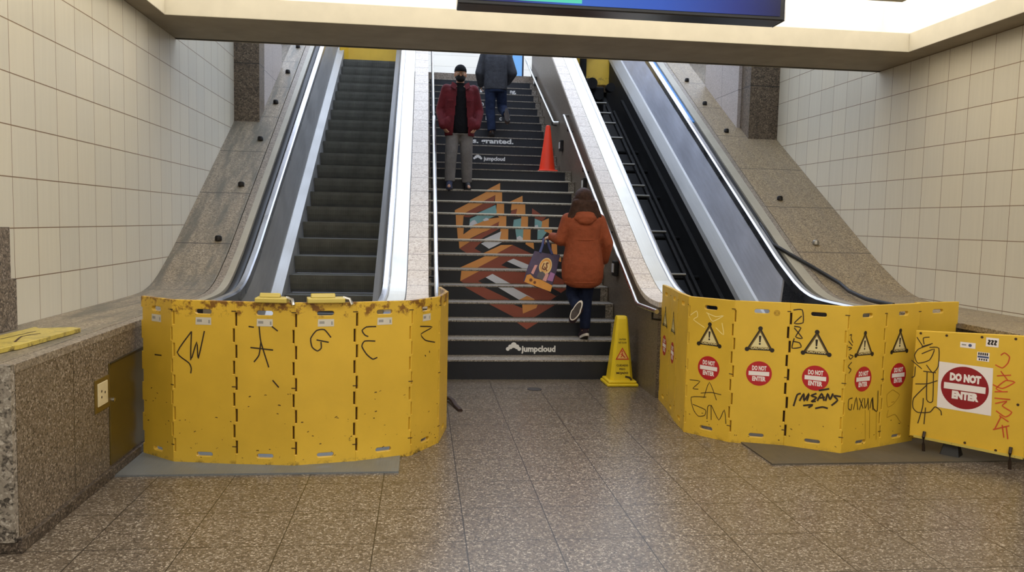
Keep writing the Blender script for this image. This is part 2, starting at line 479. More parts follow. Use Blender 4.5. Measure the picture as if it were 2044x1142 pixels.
# ------------------------------------------------------------------ staircase
tread_m = granite('tread_granite', (150, 142, 130), (70, 64, 58), (196, 188, 178), scale=90, rough=.5)
navy = plain('riser_navy', (21, 25, 35), .5, var=.15)
orange = plain('mural_orange', (214, 148, 82), .55, var=.05)
rust = plain('mural_rust', (140, 72, 56), .55, var=.06)
teal = plain('mural_teal', (122, 170, 178), .55, var=.1)
cloudw = plain('mural_white', (206, 210, 222), .55, var=.06)
letter = plain('mural_letter', (226, 226, 226), .55, var=.02)
MURAL = [navy, orange, rust, teal, cloudw, letter]
POLY = [  # (material, outline in (x, riser units)), back to front
 (1, [(.44,10.29),(1.10,12.83),(1.11,9.84),(1.11,8.0),(1.0,7.99),(1.01,9.3),(.78,8.65),(.60,8.0),(.47,7.38),(.45,8.83)]),
 (0, [(.545,9.93),(1.01,11.72),(1.0,9.96),(1.02,9.86),(.86,9.70),(.63,8.94),(.53,8.41)]),
 (2, [(.545,9.93),(1.01,11.70),(.99,10.97),(.88,10.50),(.62,9.81),(.56,9.82)]),
 (3, [(.63,9.67),(.99,10.88),(1.01,10.15),(.73,9.24),(.62,8.96)]),
 (4, [(.63,9.3),(.66,9.5),(.69,9.58),(.71,9.45),(.73,9.24),(.62,8.96)]),
 (4, [(.80,9.6),(.84,9.8),(.87,9.75),(.88,9.6),(.82,9.48)]),
 (2, [(.47,7.38),(.60,8.0),(.62,8.01),(1.02,9.49),(.99,8.98),(.77,8.09),(.72,7.83),(.66,7.40),(.75,7.07),(.56,7.0)]),
 (4, [(.74,7.85),(1.02,8.77),(1.0,7.99),(.91,7.64),(.84,7.40)]),
 (1, [(1.21,11.08),(1.39,11.72),(1.40,9.99),(1.40,8.2),(1.41,7.42),(1.30,7.87),(1.31,9.99),(1.27,9.98),(1.28,10.56),(1.20,10.38)]),
 (2, [(1.21,10.38),(1.285,10.56),(1.27,9.98),(1.19,9.99)]),
 (3, [(1.21,9.67),(1.31,9.83),(1.30,8.0),(1.22,8.1),(1.20,8.95)]),
 (4, [(1.22,8.25),(1.26,8.4),(1.30,8.2),(1.30,8.0),(1.22,8.06)]),
 (2, [(1.49,10.65),(1.64,9.97),(1.59,9.61),(1.49,9.84)]),
 (3, [(1.49,9.83),(1.59,9.57),(1.58,8.89),(1.61,8.76),(1.58,8.48),(1.55,8.15),(1.49,8.09)]),
 (4, [(1.49,9.17),(1.53,9.26),(1.54,9.05),(1.50,8.9)]),
 (1, [(1.59,9.61),(1.68,9.9),(1.68,8.55),(1.62,8.76),(1.58,8.86)]),
 (1, [(1.63,7.95),(1.70,7.95),(1.71,6.6),(1.64,6.8)]),
 (2, [(.46,5.15),(.68,6.0),(1.14,7.77),(1.39,7.0),(1.62,5.65),(1.73,5.2),(1.50,4.0),(1.15,2.46),(1.04,3.0),(.71,4.18)]),
 (1, [(.47,6.0),(.72,6.83),(.99,7.75),(1.14,7.79),(.94,7.0),(.68,6.0),(.46,5.15)]),
 (0, [(.67,5.17),(.76,5.51),(1.16,4.0),(1.13,3.72),(1.03,4.0)]),
 (0, [(.97,6.25),(1.04,6.6),(1.24,5.97),(1.07,6.0)]),
 (0, [(1.30,5.35),(1.36,5.6),(1.62,4.6),(1.56,4.35)]),
 (4, [(.76,5.49),(.84,5.79),(1.31,4.07),(1.18,4.0),(1.13,4.01)]),
 (4, [(1.04,6.59),(1.12,6.83),(1.35,6.2),(1.33,6.0),(1.24,5.97)]),
 (1, [(1.13,4.01),(1.22,4.35),(1.31,4.07),(1.29,3.74),(1.14,3.28)]),
]
def clip_band(pts, lo, hi):
    for val, sgn in ((lo, 1), (hi, -1)):
        out = []
        for i, a in enumerate(pts):
            b = pts[(i+1) % len(pts)]
            ina, inb = (a[1]-val)*sgn >= 0, (b[1]-val)*sgn >= 0
            if ina: out.append(a)
            if ina != inb:
                t = (val-a[1])/(b[1]-a[1]); out.append((a[0]+t*(b[0]-a[0]), val))
        pts = out
        if len(pts) < 3: return []
    r = []
    for p in pts:
        if not r or abs(p[0]-r[-1][0])+abs(p[1]-r[-1][1]) > 1e-4: r.append(p)
    return r
def logo_cloud(mb, c, w, F, off, mi):
    for i, (dx, dy, r) in enumerate([(-.38,-.12,.13),(-.2,.06,.16),(.02,.2,.2),(.24,.06,.16),(.4,-.12,.13)]):
        mb.disc((c[0]+dx*w, c[1]+dy*w*.8), r*w, F, off+i*.00012, mi, 20)
    mb.flat([(c[0]-.12*w, c[1]-.3*w), (c[0]-.05*w, c[1]-.02*w), (c[0]+.05*w, c[1]-.02*w), (c[0]+.12*w, c[1]-.3*w)], F, off+.0008, 0)
SX0, SX1 = .072, 2.174
stairs = thing('staircase', 'wide granite staircase with dark mural risers between two escalator runs', 'stairs', (1.12, SY, 0))
for n in range(1, NSTEP+1):
    y, z = nose(n)
    y2 = nose(n+1)[0] if n < NSTEP else y+.12
    zb = 0 if n == 1 else nose(n-1)[1]
    st = MB().prism([(y-.006, z-.015), (y-.006, z), (y2+.02, z), (y2+.02, z-.12), (y+.02, z-.5 if n > 3 else 0), (y+.004, z-.5 if n > 3 else 0), (y+.004, z-.015)], 'x', SX0, SX1).build('step', tread_m, stairs)
    F = lambda u, v, o, y=y, z=z, zb=zb: (u, y-o+.002, zb+.006+(z-.018-zb-.006)*v)
    mb = MB()
    mb.box((.12, y+.0005, zb+.004), (2.085, y+.006, z-.016), 0)
    for k, (mi, pts) in enumerate(POLY):
        q = clip_band(pts, n-1, n)
        if q: mb.flat([(p[0], p[1]-(n-1)) for p in q], F, .002+.00025*k, mi)
    FT = lambda u, v, o, y=y: (u, y-o, v)
    zc = (zb+z)/2-(.012 if n < 10 else -.012)
    if n == 2:
        logo_cloud(mb, (.975, zc+.012), .155, FT, .001, 5); put_text(mb, 'jumpcloud', (1.245, zc-.004), .088, FT, .001, 5, bold=.0035, width=.365)
    if n == 16:
        logo_cloud(mb, (.885, zc+.012), .14, FT, .001, 5); put_text(mb, 'jumpcloud', (1.16, zc-.004), .085, FT, .001, 5, bold=.003, width=.35)
    if n == 18: put_text(mb, 'ess. granted.', (1.11, zc+.003), .112, FT, .001, 5, bold=.004, width=.84)
    if n == 21:
        for t, x in (('r', 1.03), ('i', 1.12), ('c', 1.38), ('n', 1.525)): put_text(mb, t, (x, zc), .108, FT, .001, 5, bold=.003)
    if n == 23:
        for t, x in (('n', 1.09), ('&', 1.395)): put_text(mb, t, (x, zc), .108, FT, .001, 5, bold=.003)
    if n == 25:
        for t, x in (('a', 1.10), ('ng,', 1.72)): put_text(mb, t, (x, zc), .108, FT, .001, 5, bold=.003)
    mb.build('riser_sticker', MURAL, st, recalc=False)
MB().prism([(SY+.06, 0), (SY+.06, .06), (nose(NLAND)[0], nose(NLAND)[1]-.14), (nose(NLAND)[0]+1.0, nose(NLAND)[1]-.14), (nose(27)[0], nose(27)[1]-.14), (nose(27)[0]+.1, 3.5), (9.5, 0)], 'x', SX0+.01, SX1-.01).build('underside', concrete_m, stairs)

# handrails
rail_m = steel('rail_steel', (206, 206, 204), .28, axis='z', amt=.08)
bracket_m = steel('bracket_dark', (58, 56, 54), .45, axis='z')
def handrail(label, path, r, brackets, wallx, group):
    t = thing('stair_handrail', label, 'handrail', path[0], group=group)
    MB().tube(path, r, 12).build('rail', rail_m, t, smooth=True)
    for p in brackets:
        MB().tube([(wallx, p[1], p[2]-.09), (p[0], p[1], p[2]-.08), (p[0], p[1], p[2]-.01)], .011, 8).build('bracket', bracket_m, t, smooth=True)
    return t
HX = 2.10
handrail('lower round steel handrail on right stair wall with bent bottom end', [(HX, 6.82, .832), (HX, 7.42, .83), (HX, 7.5, .85), (HX, 8.91, 1.606), (HX, 9.573, 1.965), (HX, 11.79, 3.19), (HX, 11.85, 3.215), (2.17, 11.9, 3.22)], .021,
         [(HX, 6.95, .832), (HX, 8.9, 1.60), (HX, 10.3, 2.37), (HX, 11.5, 3.03)], 2.18, 'handrails on the right stair wall')
handrail('upper round steel handrail on right stair wall beyond landing', [(2.17, 12.7, 3.215), (HX, 12.73, 3.215), (HX, 12.8, 3.235), (HX, 16.5, 4.95)], .021,
         [(HX, 12.95, 3.29), (HX, 14.3, 3.93), (HX, 15.6, 4.53)], 2.18, 'handrails on the right stair wall')
lp = [(.15, y, Lz(y)+.02) for y in (6.9, 7.1, 7.3)]+[(.15, 7.95, 1.12), (.15, 11.2, 3.04), (.15, 11.9, 3.12), (.15, 15.9, 5.3)]
handrail('straight steel handrail along left side of staircase', lp, .024, [lp[1], lp[3], (.15, 9.5, 2.03), lp[4], (.15, 13.5, 3.99)], .07, None)

# small wall lights under the right handrail
lens_m = plain('light_lens', (226, 226, 222), .25, var=.03)
black_m = plain('black_plastic', (22, 22, 23), .4, var=.2)
for lab, y, z in (('black framed step light on stair wall behind orange coat', 8.613, 1.112), ('black framed step light on stair wall above woman\'s head', 10.464, 2.127),
                  ('black framed step light on stair wall beside orange cone', 12.332, 2.812), ('small step light high on stair wall near bystander in dark jacket', 15.446, 4.335)):
    t = thing('wall_light', lab, 'light', (2.18, y, z), group='step lights on the right stair wall')
    MB().box((2.13, y-.06, z-.085), (2.18, y+.06, z+.085)).build('bezel', black_m, t, bevel=.008)
    MB().box((2.122, y-.038, z-.045), (2.132, y+.038, z+.055)).build('lens', lens_m, t, bevel=.003)

# ------------------------------------------------------------------ escalators
strip_m = plain('painted_strip', (164, 158, 142), .5, var=.1, scale=3)
bright_m = steel('bright_steel', (206, 203, 192), .38, metal=.75, amt=.1)
rail_edge_m = steel('rail_edge', (196, 196, 198), .3, amt=.06)
panel_m = steel('balustrade_steel', (150, 150, 150), .5, metal=.3, amt=.14)
panel2_m = steel('balustrade_steel_blue', (214, 218, 232), .42, metal=.35, amt=.12)
skirt_m = steel('skirt_steel', (176, 176, 174), .45, metal=.5, amt=.1)
rubber_m = plain('black_rubber', (24, 24, 26), .5, var=.2)
def step_mat():
    n = N('escalator_step'); n.set(Roughness=.6, Metallic=.1)
    co = n.coord(); x, y, z = n.sep(co)
    g = n.math('LESS_THAN', n.math('FLOORED_MODULO', x, .012), .005)
    f = n.noise(co, 5, 4)
    c = n.ramp(f, [(.3, lin(84, 84, 78)), (.7, lin(112, 112, 104))])
    n.col(n.mix(n.math('MULTIPLY', g, .55), c, lin(26, 26, 25)))
    n.bump(n.math('SUBTRACT', 1.0, g), .6, .006)
    MATS['escalator_step'] = n.m
    return n.m
step_m = step_mat()
plate_m = steel('landing_plate_steel', (140, 146, 150), .5, metal=.6, amt=.12)
plate2_m = steel('landing_plate_dark', (108, 102, 90), .55, metal=.5, amt=.15)
Y1 = 16.2
def P(y0, y1=Y1): return lpath(y0, y1)
# --- left escalator
esc = thing('escalator', 'closed escalator with grey ribbed steps behind lettered yellow barricade', 'escalator', (-1.0, 7.0, 0), group=None)
MB().sweep([(-1.858, -.05), (-1.792, -.05), (-1.792, .002), (-1.858, .002)], P(6.6)).build('cover_strip', strip_m, esc, bevel=.002)
MB().sweep([(-1.792, -.09), (-1.700, -.09), (-1.700, -.05), (-1.792, -.05)], P(6.5)).build('handrail_guide', rubber_m, esc)
MB().sweep([(-1.775, -.05), (-1.715, -.05), (-1.715, -.022), (-1.728, -.012), (-1.762, -.012), (-1.775, -.022)], P(6.5)).build('handrail', rubber_m, esc, smooth=True)
MB().sweep([(-1.700, -.09), (-1.632, -.09), (-1.632, .006), (-1.645, .022), (-1.687, .022), (-1.700, .006)], P(6.4)).build('rail_edge', rail_edge_m, esc, smooth=True)
MB().sweep([(-1.66, -.06), (-1.64, -.06), (-1.592, -.70), (-1.612, -.70)], P(6.6)).build('balustrade_panel', panel_m, esc)
MB().sweep([(-1.64, -.75), (-1.60, -.69), (-1.585, -.685), (-1.487, -.752), (-1.487, -1.2), (-1.50, -1.2), (-1.50, -.78)], P(6.6)).build('skirt_panel', skirt_m, esc)
# right hand side of it
MB().sweep([(-.52, -1.2), (-.505, -1.2), (-.505, -.78), (-.44, -.70), (-.36, -.03), (-.36, -.06), (-.425, -.70), (-.52, -.765)], P(6.6)).build('balustrade_panel', panel_m, esc)
MB().sweep([(-.372, -.06), (-.302, -.06), (-.302, .004), (-.315, .02), (-.36, .02), (-.372, .004)], P(6.4)).build('rail_edge', rail_edge_m, esc, smooth=True)
MB().sweep([(-.300, -.05), (-.142, -.05), (-.142, .004), (-.290, .010), (-.300, .006)], P(6.5)).build('cover_deck', bright_m, esc)
# steps
pitch = .3345
def step_z(y): return 1.028+(y-9.274)*SLOPE
y0 = 8.81-4*pitch
proto = None
def step_mesh():
    w0, w1 = -1.478, -.528
    mb = MB()
    rise = pitch*SLOPE
    prof = [(0, 0), (pitch+.01, 0), (pitch+.01, -.03), (.05, -.05), (.055, -rise), (.03, -rise*.8), (.012, -rise*.5), (.002, -rise*.2)]
    mb.prism([(y, z) for y, z in prof], 'x', w0, w1)
    return mb
for k in range(0, 24):
    y = y0+k*pitch; z = max(step_z(y), .2)
    if k == 0: continue
    if proto is None:
        m = step_mesh(); m.v = [(a, b+y, c+z) for a, b, c in m.v]
        proto = m.build('step', step_m, esc)
        proto['k'] = 0; base = (y, z)
        del proto['k']
    else:
        c = proto.copy(); COL.objects.link(c); c.parent = esc; c.location = (0, y-base[0], z-base[1])
tag(MB().box((-1.836, 4.93, .0005), (-.125, 6.9, .012)).build('floor_plate', plate_m), 'pale grey steel floor plate under lettered yellow barricade', 'floor plate', 'escalator floor plates')
MB().prism([(7.3, 0), (7.3, .05), (8.0, .12), (8.3, .02), (8.3, 0)], 'x', -1.48, -.53).build('comb_plate', bright_m, esc)

# --- right escalator, stripped
es2 = thing('escalator', 'stripped escalator with open black pit and bare truss bars', 'escalator', (3.0, 7.0, 0))
MB().sweep([(2.36, -.05), (2.57, -.05), (2.57, .004), (2.36, .004)], P(7.05)).build('cover_deck', bright_m, es2)
MB().sweep([(2.515, .004), (2.575, -.03), (2.585, -.012), (2.575, .02), (2.545, .03), (2.52, .022)], P(7.05)).build('rail_edge', rail_edge_m, es2, smooth=True)
MB().sweep([(2.58, -.03), (2.60, -.03), (2.62, -.5), (2.60, -.5)], P(6.9)).build('side_panel', rubber_m, es2)
MB().sweep([(2.59, -.5), (2.61, -.5), (2.64, -1.7), (2.61, -1.7)], P(6.9)).build('pit_side', under_m, es2)
MB().sweep([(2.6, -1.75), (3.72, -1.75), (3.72, -1.7), (2.6, -1.7)], P(6.9)).build('pit_floor', under_m, es2)
MB().sweep([(3.68, -1.7), (3.72, -1.7), (3.72, -.8), (3.68, -.8)], P(6.9)).build('pit_side', under_m, es2)
MB().sweep([(3.66, -.86), (3.68, -.80), (3.775, -.66), (3.81, -.645), (3.83, -.66), (3.72, -.86)], P(6.9)).build('skirt_panel', skirt_m, es2)
MB().sweep([(3.80, -.67), (3.818, -.665), (3.880, -.05), (3.862, -.03)], lpath(8.05, Y1)).build('balustrade_panel', panel2_m, es2)
MB().sweep([(3.85, -.09), (3.925, -.09), (3.925, .006), (3.91, .024), (3.868, .024), (3.85, .006)], P(6.5)).build('rail_edge', rail_edge_m, es2, smooth=True)
MB().sweep([(3.925, -.09), (3.995, -.09), (3.995, -.05), (3.925, -.05)], P(6.5)).build('handrail_guide', rubber_m, es2)
MB().sweep([(3.995, -.05), (4.108, -.05), (4.108, .002), (3.995, .002)], P(6.6)).build('cover_strip', strip_m, es2, bevel=.002)
blue_m = plain('slot_blue', (52, 132, 206), .3, var=.25, scale=4)
MB().sweep([(3.93, -.045), (3.99, -.045), (3.99, -.03), (3.93, -.03)], lpath(11.45, 16)).build('blue_strip', blue_m, es2)  # thin blue strip along the handrail slot
tag(es2.children[-1], 'blue strip in the handrail slot')
MB().sweep([(3.932, -.05), (3.988, -.05), (3.988, -.022), (3.932, -.022)], lpath(8.5, 11.4)).build('handrail', rubber_m, es2)
MB().tube([(3.95, 8.9, 1.65), (3.93, 8.49, 1.42), (4.03, 8.31, 1.325), (4.157, 8.09, 1.215), (4.248, 7.9, 1.125), (4.32, 7.72, 1.045), (4.30, 7.51, .985), (4.24, 7.1, .945), (4.19, 6.86, .945), (4.15, 6.5, .945)], .021, 10, sx=.8).build('loose_handrail', rubber_m, es2, smooth=True)
bar_m = steel('bar_steel', (120, 118, 112), .4, axis='x')
track_m = plain('track_black', (22, 22, 22), .8, spec=.2, var=.5, scale=14)
for y in (14.35, 13.96, 13.59, 13.08, 12.24, 11.64, 11.37, 10.51, 9.63, 8.95):
    MB().tube([(2.6, y, Lz(y)-1.1), (3.32, y, Lz(y)-1.1)], .02, 8).build('truss_bar', bar_m, es2, smooth=True)
for y in (13.3, 12.7, 11.95, 10.95, 10.1, 9.2):
    MB().tube([(2.62, y, Lz(y)-1.45), (3.66, y, Lz(y)-1.45)], .03, 8).build('truss_bar', track_m, es2, smooth=True)
for x, dz, w in ((2.68, -1.3, .03), (3.02, -1.5, .04), (3.32, -1.14, .04), (3.46, -1.25, .04), (3.6, -1.05, .05)):
    MB().sweep([(x, dz-.06), (x+w, dz-.06), (x+w, dz), (x, dz)], lpath(8.2, 14.4)).build('chain_track', track_m, es2)
# drive machinery at the top of the pit
mb = MB(); mb.box((2.72, 14.45, 3.55), (3.3, 15.0, 4.12)).box((2.9, 14.9, 3.9), (3.2, 15.3, 4.35))
mb.build('drive_unit', track_m, es2, bevel=.03)
for cx, cz, r in ((2.85, 4.02, .12), (3.18, 3.95, .09), (3.05, 4.16, .10), (2.74, 3.75, .11), (3.4, 4.1, .08)):
    MB().tube([(cx, 14.35, cz), (cx, 14.5, cz)], r, 16).build('gear_wheel', track_m, es2, smooth=True)
MB().tube([(3.12, 15.6, 4.0), (3.12, 15.6, 5.9)], .07, 10).build('post', track_m, es2, smooth=True)
MB().tube([(3.28, 15.65, 5.0), (3.30, 15.65, 5.9)], .11, 10).build('post', track_m, es2, smooth=True)
tag(MB().box((2.38, 4.99, .0005), (4.28, 6.9, .010)).build('floor_plate', plate2_m), 'dark grey steel floor plate under DO NOT ENTER board', 'floor plate', 'escalator floor plates')

# knobs on the sloping ledges
knob_m = plain('knob_metal', (30, 27, 26), .4, .6, var=.2)
def knob(x, y, label, group, m):
    z = Lz(y)
    return tag(MB().lathe([(.001, .055), (.026, .05), (.036, .035), (.036, 0), (.024, -.004)], (x, y, z), 14).build('ledge_knob', m, origin=(x, y, z), smooth=True), label, 'knob', group)
names = ['lowest', 'second', 'third', 'fourth', 'fifth', 'sixth']
for i, (x, y) in enumerate([(-2.07, 8.39), (-2.06, 9.39), (-2.05, 10.43), (-2.04, 11.45), (-2.04, 12.45), (-2.04, 13.43)]):
    knob(x, y, '%s dark knob up the left sloping granite ledge' % names[i], 'knobs on the left ledge', knob_m)
for i, (x, y) in enumerate([(4.45, 8.52), (4.41, 9.4), (4.35, 11.1), (4.32, 11.96), (4.30, 12.79)]):
    knob(x, y, '%s stud up the right sloping granite ledge%s' % (names[i], ', shiny topped' if i == 0 else ''), 'knobs on the right ledge', knob_m if i else steel('knob_shiny', (150, 146, 138), .3))
# ------------------------------------------------------------------ folding barricades
yel_rusty = yellow('yellow_plastic_rusty', (217, 177, 56), rust=.9, dirt=.5)
yel = yellow('yellow_plastic', (219, 179, 56), rust=0.0, dirt=.22)
yel_pale = yellow('yellow_plastic_pale', (196, 176, 84), rust=0.0, dirt=.5)
ink = plain('marker_ink', (46, 32, 20), .6, var=.2)
ink_r = plain('marker_red', (196, 72, 34), .6, var=.2)
ink_w = plain('marker_white', (246, 226, 150), .6, var=.05)
ink_f = plain('marker_faded', (150, 112, 22), .6, var=.2)
sign_red = plain('sign_red', (178, 30, 36), .45, var=.05)
sign_dred = plain('sign_dark_red', (140, 16, 26), .45, var=.05)
sign_white = plain('sign_white', (232, 224, 220), .5, var=.03)
sign_cream = plain('sign_cream', (222, 206, 150), .5, var=.05)
sign_black = plain('sign_black', (36, 28, 20), .5, var=.1)
label_m = plain('label_paper', (206, 200, 186), .6, var=.06)
dark_hole = plain('hinge_dark', (60, 38, 14), .7, var=.3)
GR = {
'L1':[[(0.127,0.863),(0.032,0.725),(0.108,0.659),(0.123,0.626),(0.119,0.592)],[(0.127,0.863),(0.120,0.677),(0.161,0.797),(0.169,0.690),(0.211,0.868)]],
'L2':[[(0.089,0.905),(0.123,0.901)],[(0.156,0.907),(0.167,0.808),(0.217,0.646)],[(0.100,0.771),(0.245,0.758)],[(0.167,0.808),(0.155,0.724),(0.122,0.678)],[(0.237,0.909),(0.275,0.880)],[(0.241,0.564),(0.281,0.518)]],
'L3':[[(0.226,0.836),(0.184,0.888),(0.135,0.883),(0.099,0.833),(0.108,0.777),(0.141,0.751),(0.165,0.769),(0.163,0.809)],[(0.135,0.823),(0.212,0.805)]],
'L4':[[(0.135,0.898),(0.070,0.898),(0.040,0.876),(0.058,0.846),(0.082,0.834)],[(0.130,0.802),(0.058,0.806),(0.039,0.772),(0.071,0.718),(0.113,0.683),(0.145,0.693)]],
'L5':[[(0.102,0.877),(0.262,0.855),(0.114,0.823),(0.171,0.773),(0.300,0.742)],[(0.226,0.692),(0.231,0.677)],[(0.167,0.670),(0.181,0.659)]],
'L0':[[(0.145,0.689),(0.221,0.692)]],
'R0k':[[(0.036,0.418),(0.126,0.420),(0.067,0.355),(0.115,0.357)],[(0.165,0.298),(0.207,0.426),(0.273,0.298)],[(0.137,0.330),(0.224,0.350),(0.310,0.347)],[(0.185,0.307),(0.056,0.285),(0.081,0.190),(0.125,0.149),(0.179,0.165),(0.183,0.209),(0.073,0.232)],[(0.200,0.139),(0.202,0.237),(0.228,0.248),(0.236,0.140)],[(0.231,0.254),(0.299,0.152),(0.341,0.238),(0.359,0.133)]],
'R0w':[[(0.020,0.920),(0.073,0.956),(0.082,0.914),(0.049,0.887),(0.147,0.836)],[(0.155,0.952),(0.236,0.929),(0.300,0.942),(0.211,0.891),(0.168,0.947)],[(0.240,0.846),(0.307,0.800),(0.290,0.887)]],
'R2k':[[(0.021,1.013),(0.082,1.018),(0.092,0.926),(0.031,0.916),(0.080,0.974)],[(0.032,0.895),(0.079,0.887),(0.046,0.819),(0.093,0.812),(0.033,0.884)],[(0.027,0.785),(0.074,0.778),(0.086,0.747),(0.025,0.735),(0.037,0.808)]],
'R2b':[[(0.056,0.310),(0.077,0.395),(0.102,0.409)],[(0.095,0.353),(0.123,0.411),(0.125,0.357),(0.158,0.416),(0.146,0.359)],[(0.208,0.422),(0.172,0.401),(0.210,0.391),(0.176,0.358),(0.206,0.365)],[(0.216,0.368),(0.243,0.426),(0.261,0.374)],[(0.230,0.391),(0.265,0.401)],[(0.271,0.375),(0.283,0.430),(0.300,0.389),(0.318,0.435)],[(0.371,0.419),(0.323,0.419),(0.350,0.390),(0.312,0.347)],[(0.122,0.323),(0.187,0.337),(0.158,0.312)],[(0.204,0.312),(0.253,0.329),(0.289,0.323)],[(0.222,0.445),(0.291,0.466)]],
'R3k':[[(0.022,0.858),(0.045,0.862),(0.040,0.836),(0.063,0.803)],[(0.018,0.816),(0.060,0.782)],[(0.014,0.774),(0.054,0.766),(0.023,0.752)],[(0.034,0.719),(0.074,0.706),(0.045,0.686),(0.027,0.709)],[(0.062,0.664),(0.026,0.634),(0.059,0.610),(0.037,0.585)],[(0.092,0.403),(0.053,0.395),(0.053,0.331),(0.084,0.317),(0.088,0.360)],[(0.108,0.315),(0.132,0.405),(0.156,0.310)],[(0.164,0.396),(0.212,0.316)],[(0.205,0.393),(0.172,0.308)],[(0.221,0.391),(0.233,0.314),(0.257,0.355),(0.259,0.388),(0.273,0.299)],[(0.286,0.309),(0.303,0.384),(0.320,0.294)],[(0.311,0.389),(0.327,0.305),(0.370,0.284),(0.365,0.434)]],
'R3d':[[(0.237,0.302),(0.257,0.079)],[(0.287,0.298),(0.302,0.085)],[(0.362,0.285),(0.377,0.066)]],
'R4k':[[(0.122,0.426),(0.057,0.392),(0.074,0.301),(0.141,0.317),(0.205,0.379),(0.122,0.426)],[(0.085,0.277),(0.073,0.222),(0.166,0.235),(0.244,0.159)],[(0.114,0.331),(0.148,0.333)]],
'Bk':[[(0.006,0.834),(0.047,0.775)],[(0.057,0.788),(0.049,0.833),(0.090,0.844)],[(0.042,0.769),(0.113,0.801)],[(0.103,0.794),(0.022,0.749),(-0.002,0.700),(0.023,0.645),(0.100,0.679),(0.126,0.762),(0.045,0.717)],[(0.094,0.770),(0.155,0.772),(0.159,0.641),(0.126,0.590),(0.081,0.641)],[(-0.021,0.662),(0.052,0.608)],[(0.008,0.619),(0.007,0.549),(-0.013,0.534)],[(0.063,0.592),(0.147,0.593)],[(0.089,0.591),(0.098,0.389),(0.138,0.385),(0.131,0.591)],[(0.016,0.492),(0.095,0.505),(0.160,0.538)],[(0.095,0.499),(0.011,0.386),(0.010,0.315),(0.044,0.286),(0.123,0.301),(0.156,0.347),(0.194,0.325),(0.201,0.292)],[(0.075,0.397),(0.074,0.327),(0.049,0.205)],[(0.094,0.330),(0.091,0.207)]],
'Br':[[(0.511,0.702),(0.554,0.686),(0.584,0.723),(0.591,0.767),(0.561,0.791),(0.539,0.771)],[(0.525,0.627),(0.608,0.645)],[(0.546,0.663),(0.592,0.605)],[(0.505,0.564),(0.563,0.546),(0.633,0.600),(0.578,0.603),(0.526,0.540),(0.564,0.524)],[(0.518,0.516),(0.596,0.529)],[(0.520,0.473),(0.614,0.478)],[(0.527,0.436),(0.596,0.464),(0.570,0.427),(0.628,0.393),(0.593,0.354),(0.535,0.387)],[(0.566,0.349),(0.534,0.255)],[(0.525,0.253),(0.620,0.299)],[(0.556,0.358),(0.614,0.325)],[(0.578,0.296),(0.593,0.211)],[(0.602,0.290),(0.617,0.205)]],
}
BH, BT = 1.06, .028
def rrect(cx, cy, w, h, r, seg=5):
    out = []
    for qx, qy, a0 in ((1, 1, 0), (-1, 1, 90), (-1, -1, 180), (1, -1, 270)):
        for k in range(seg+1):
            a = math.radians(a0+90*k/seg)
            out.append((cx+qx*(w/2-r)+r*math.cos(a), cy+qy*(h/2-r)+r*math.sin(a)))
    return out
def panel_outline(w, h, top_slot=True, notch=.015):
    g = .0025
    bands = [(.07+i*(h-.13)/9, .07+(i+1)*(h-.13)/9) for i in range(9)]
    L = [(g, 0)]; 
    for i, (a, b) in enumerate(bands):
        if i % 2 == 0: L += [(g, a+.006), (g+notch, a+.006), (g+notch, b-.006), (g, b-.006)]
    L.append((g, h))
    R = [(w-g, h)]
    for i, (a, b) in reversed(list(enumerate(bands))):
        if i % 2 == 1: R += [(w-g, b-.006), (w-g-notch, b-.006), (w-g-notch, a+.006), (w-g, a+.006)]
    R.append((w-g, 0))
    loops = [L+R]
    if w > .2:
        if top_slot: loops.append(rrect(w/2, .992, min(.112, w*.3), .036, .0175))
        loops.append(rrect(w/2, .068, min(.112, w*.3), .034, .0165))
    return loops
def seam_rods(t, pts):
    """dark rod, added to shade the notches, behind every seam between two panels"""
    for a, b, c in zip(pts, pts[1:], pts[2:]):
        n1 = Frame2(a, b).n+Frame2(b, c).n; n1.normalize()
        q = Vector((b[0], b[1], 0))-n1*(BT+.012)
        MB().tube([(q.x, q.y, .02), (q.x, q.y, 1.04)], .02, 8).build('notch_shade_rod', dark_hole, t, smooth=True)  # put in so the notches between panels show dark
class Frame2:
    """panel frame: u along A->B, v up, off towards the viewer side"""
    def __init__(s, A, B, z=0):
        s.A = Vector((A[0], A[1], z)); B = Vector((B[0], B[1], z)); s.w = (B-s.A).length
        s.d = (B-s.A).normalized(); s.n = Vector((s.d.y, -s.d.x, 0))
    def __call__(s, u, v, o): return tuple(s.A+s.d*u+s.n*o+Vector((0, 0, v)))
def make_panel(t, A, B, mat, z=0, h=BH, seed=None, drips=()):
    F = Frame2(A, B, z)
    v, f = outline_mesh(panel_outline(F.w, h), BT/2, .003)
    mb = MB(); mb.add([F(a, b, c-BT/2) for a, b, c in v], f)
    if seed is not None: scuffs(F, mb, seed[1], seed[0], F.w, .04, seed[2])
    for d in drips: mb.stroke(d, .004, F, .0011, 2)
    p = mb.build('panel', [mat, dark_hole, ink_f], t, recalc=False)
    return F, p
def graffiti(F, p, strokes, mat, w=.007, name='graffiti'):
    mb = MB()
    for i, s in enumerate(strokes): mb.stroke(s, w, F, .0012+.00015*i)
    return mb.build(name, mat, p, recalc=False)
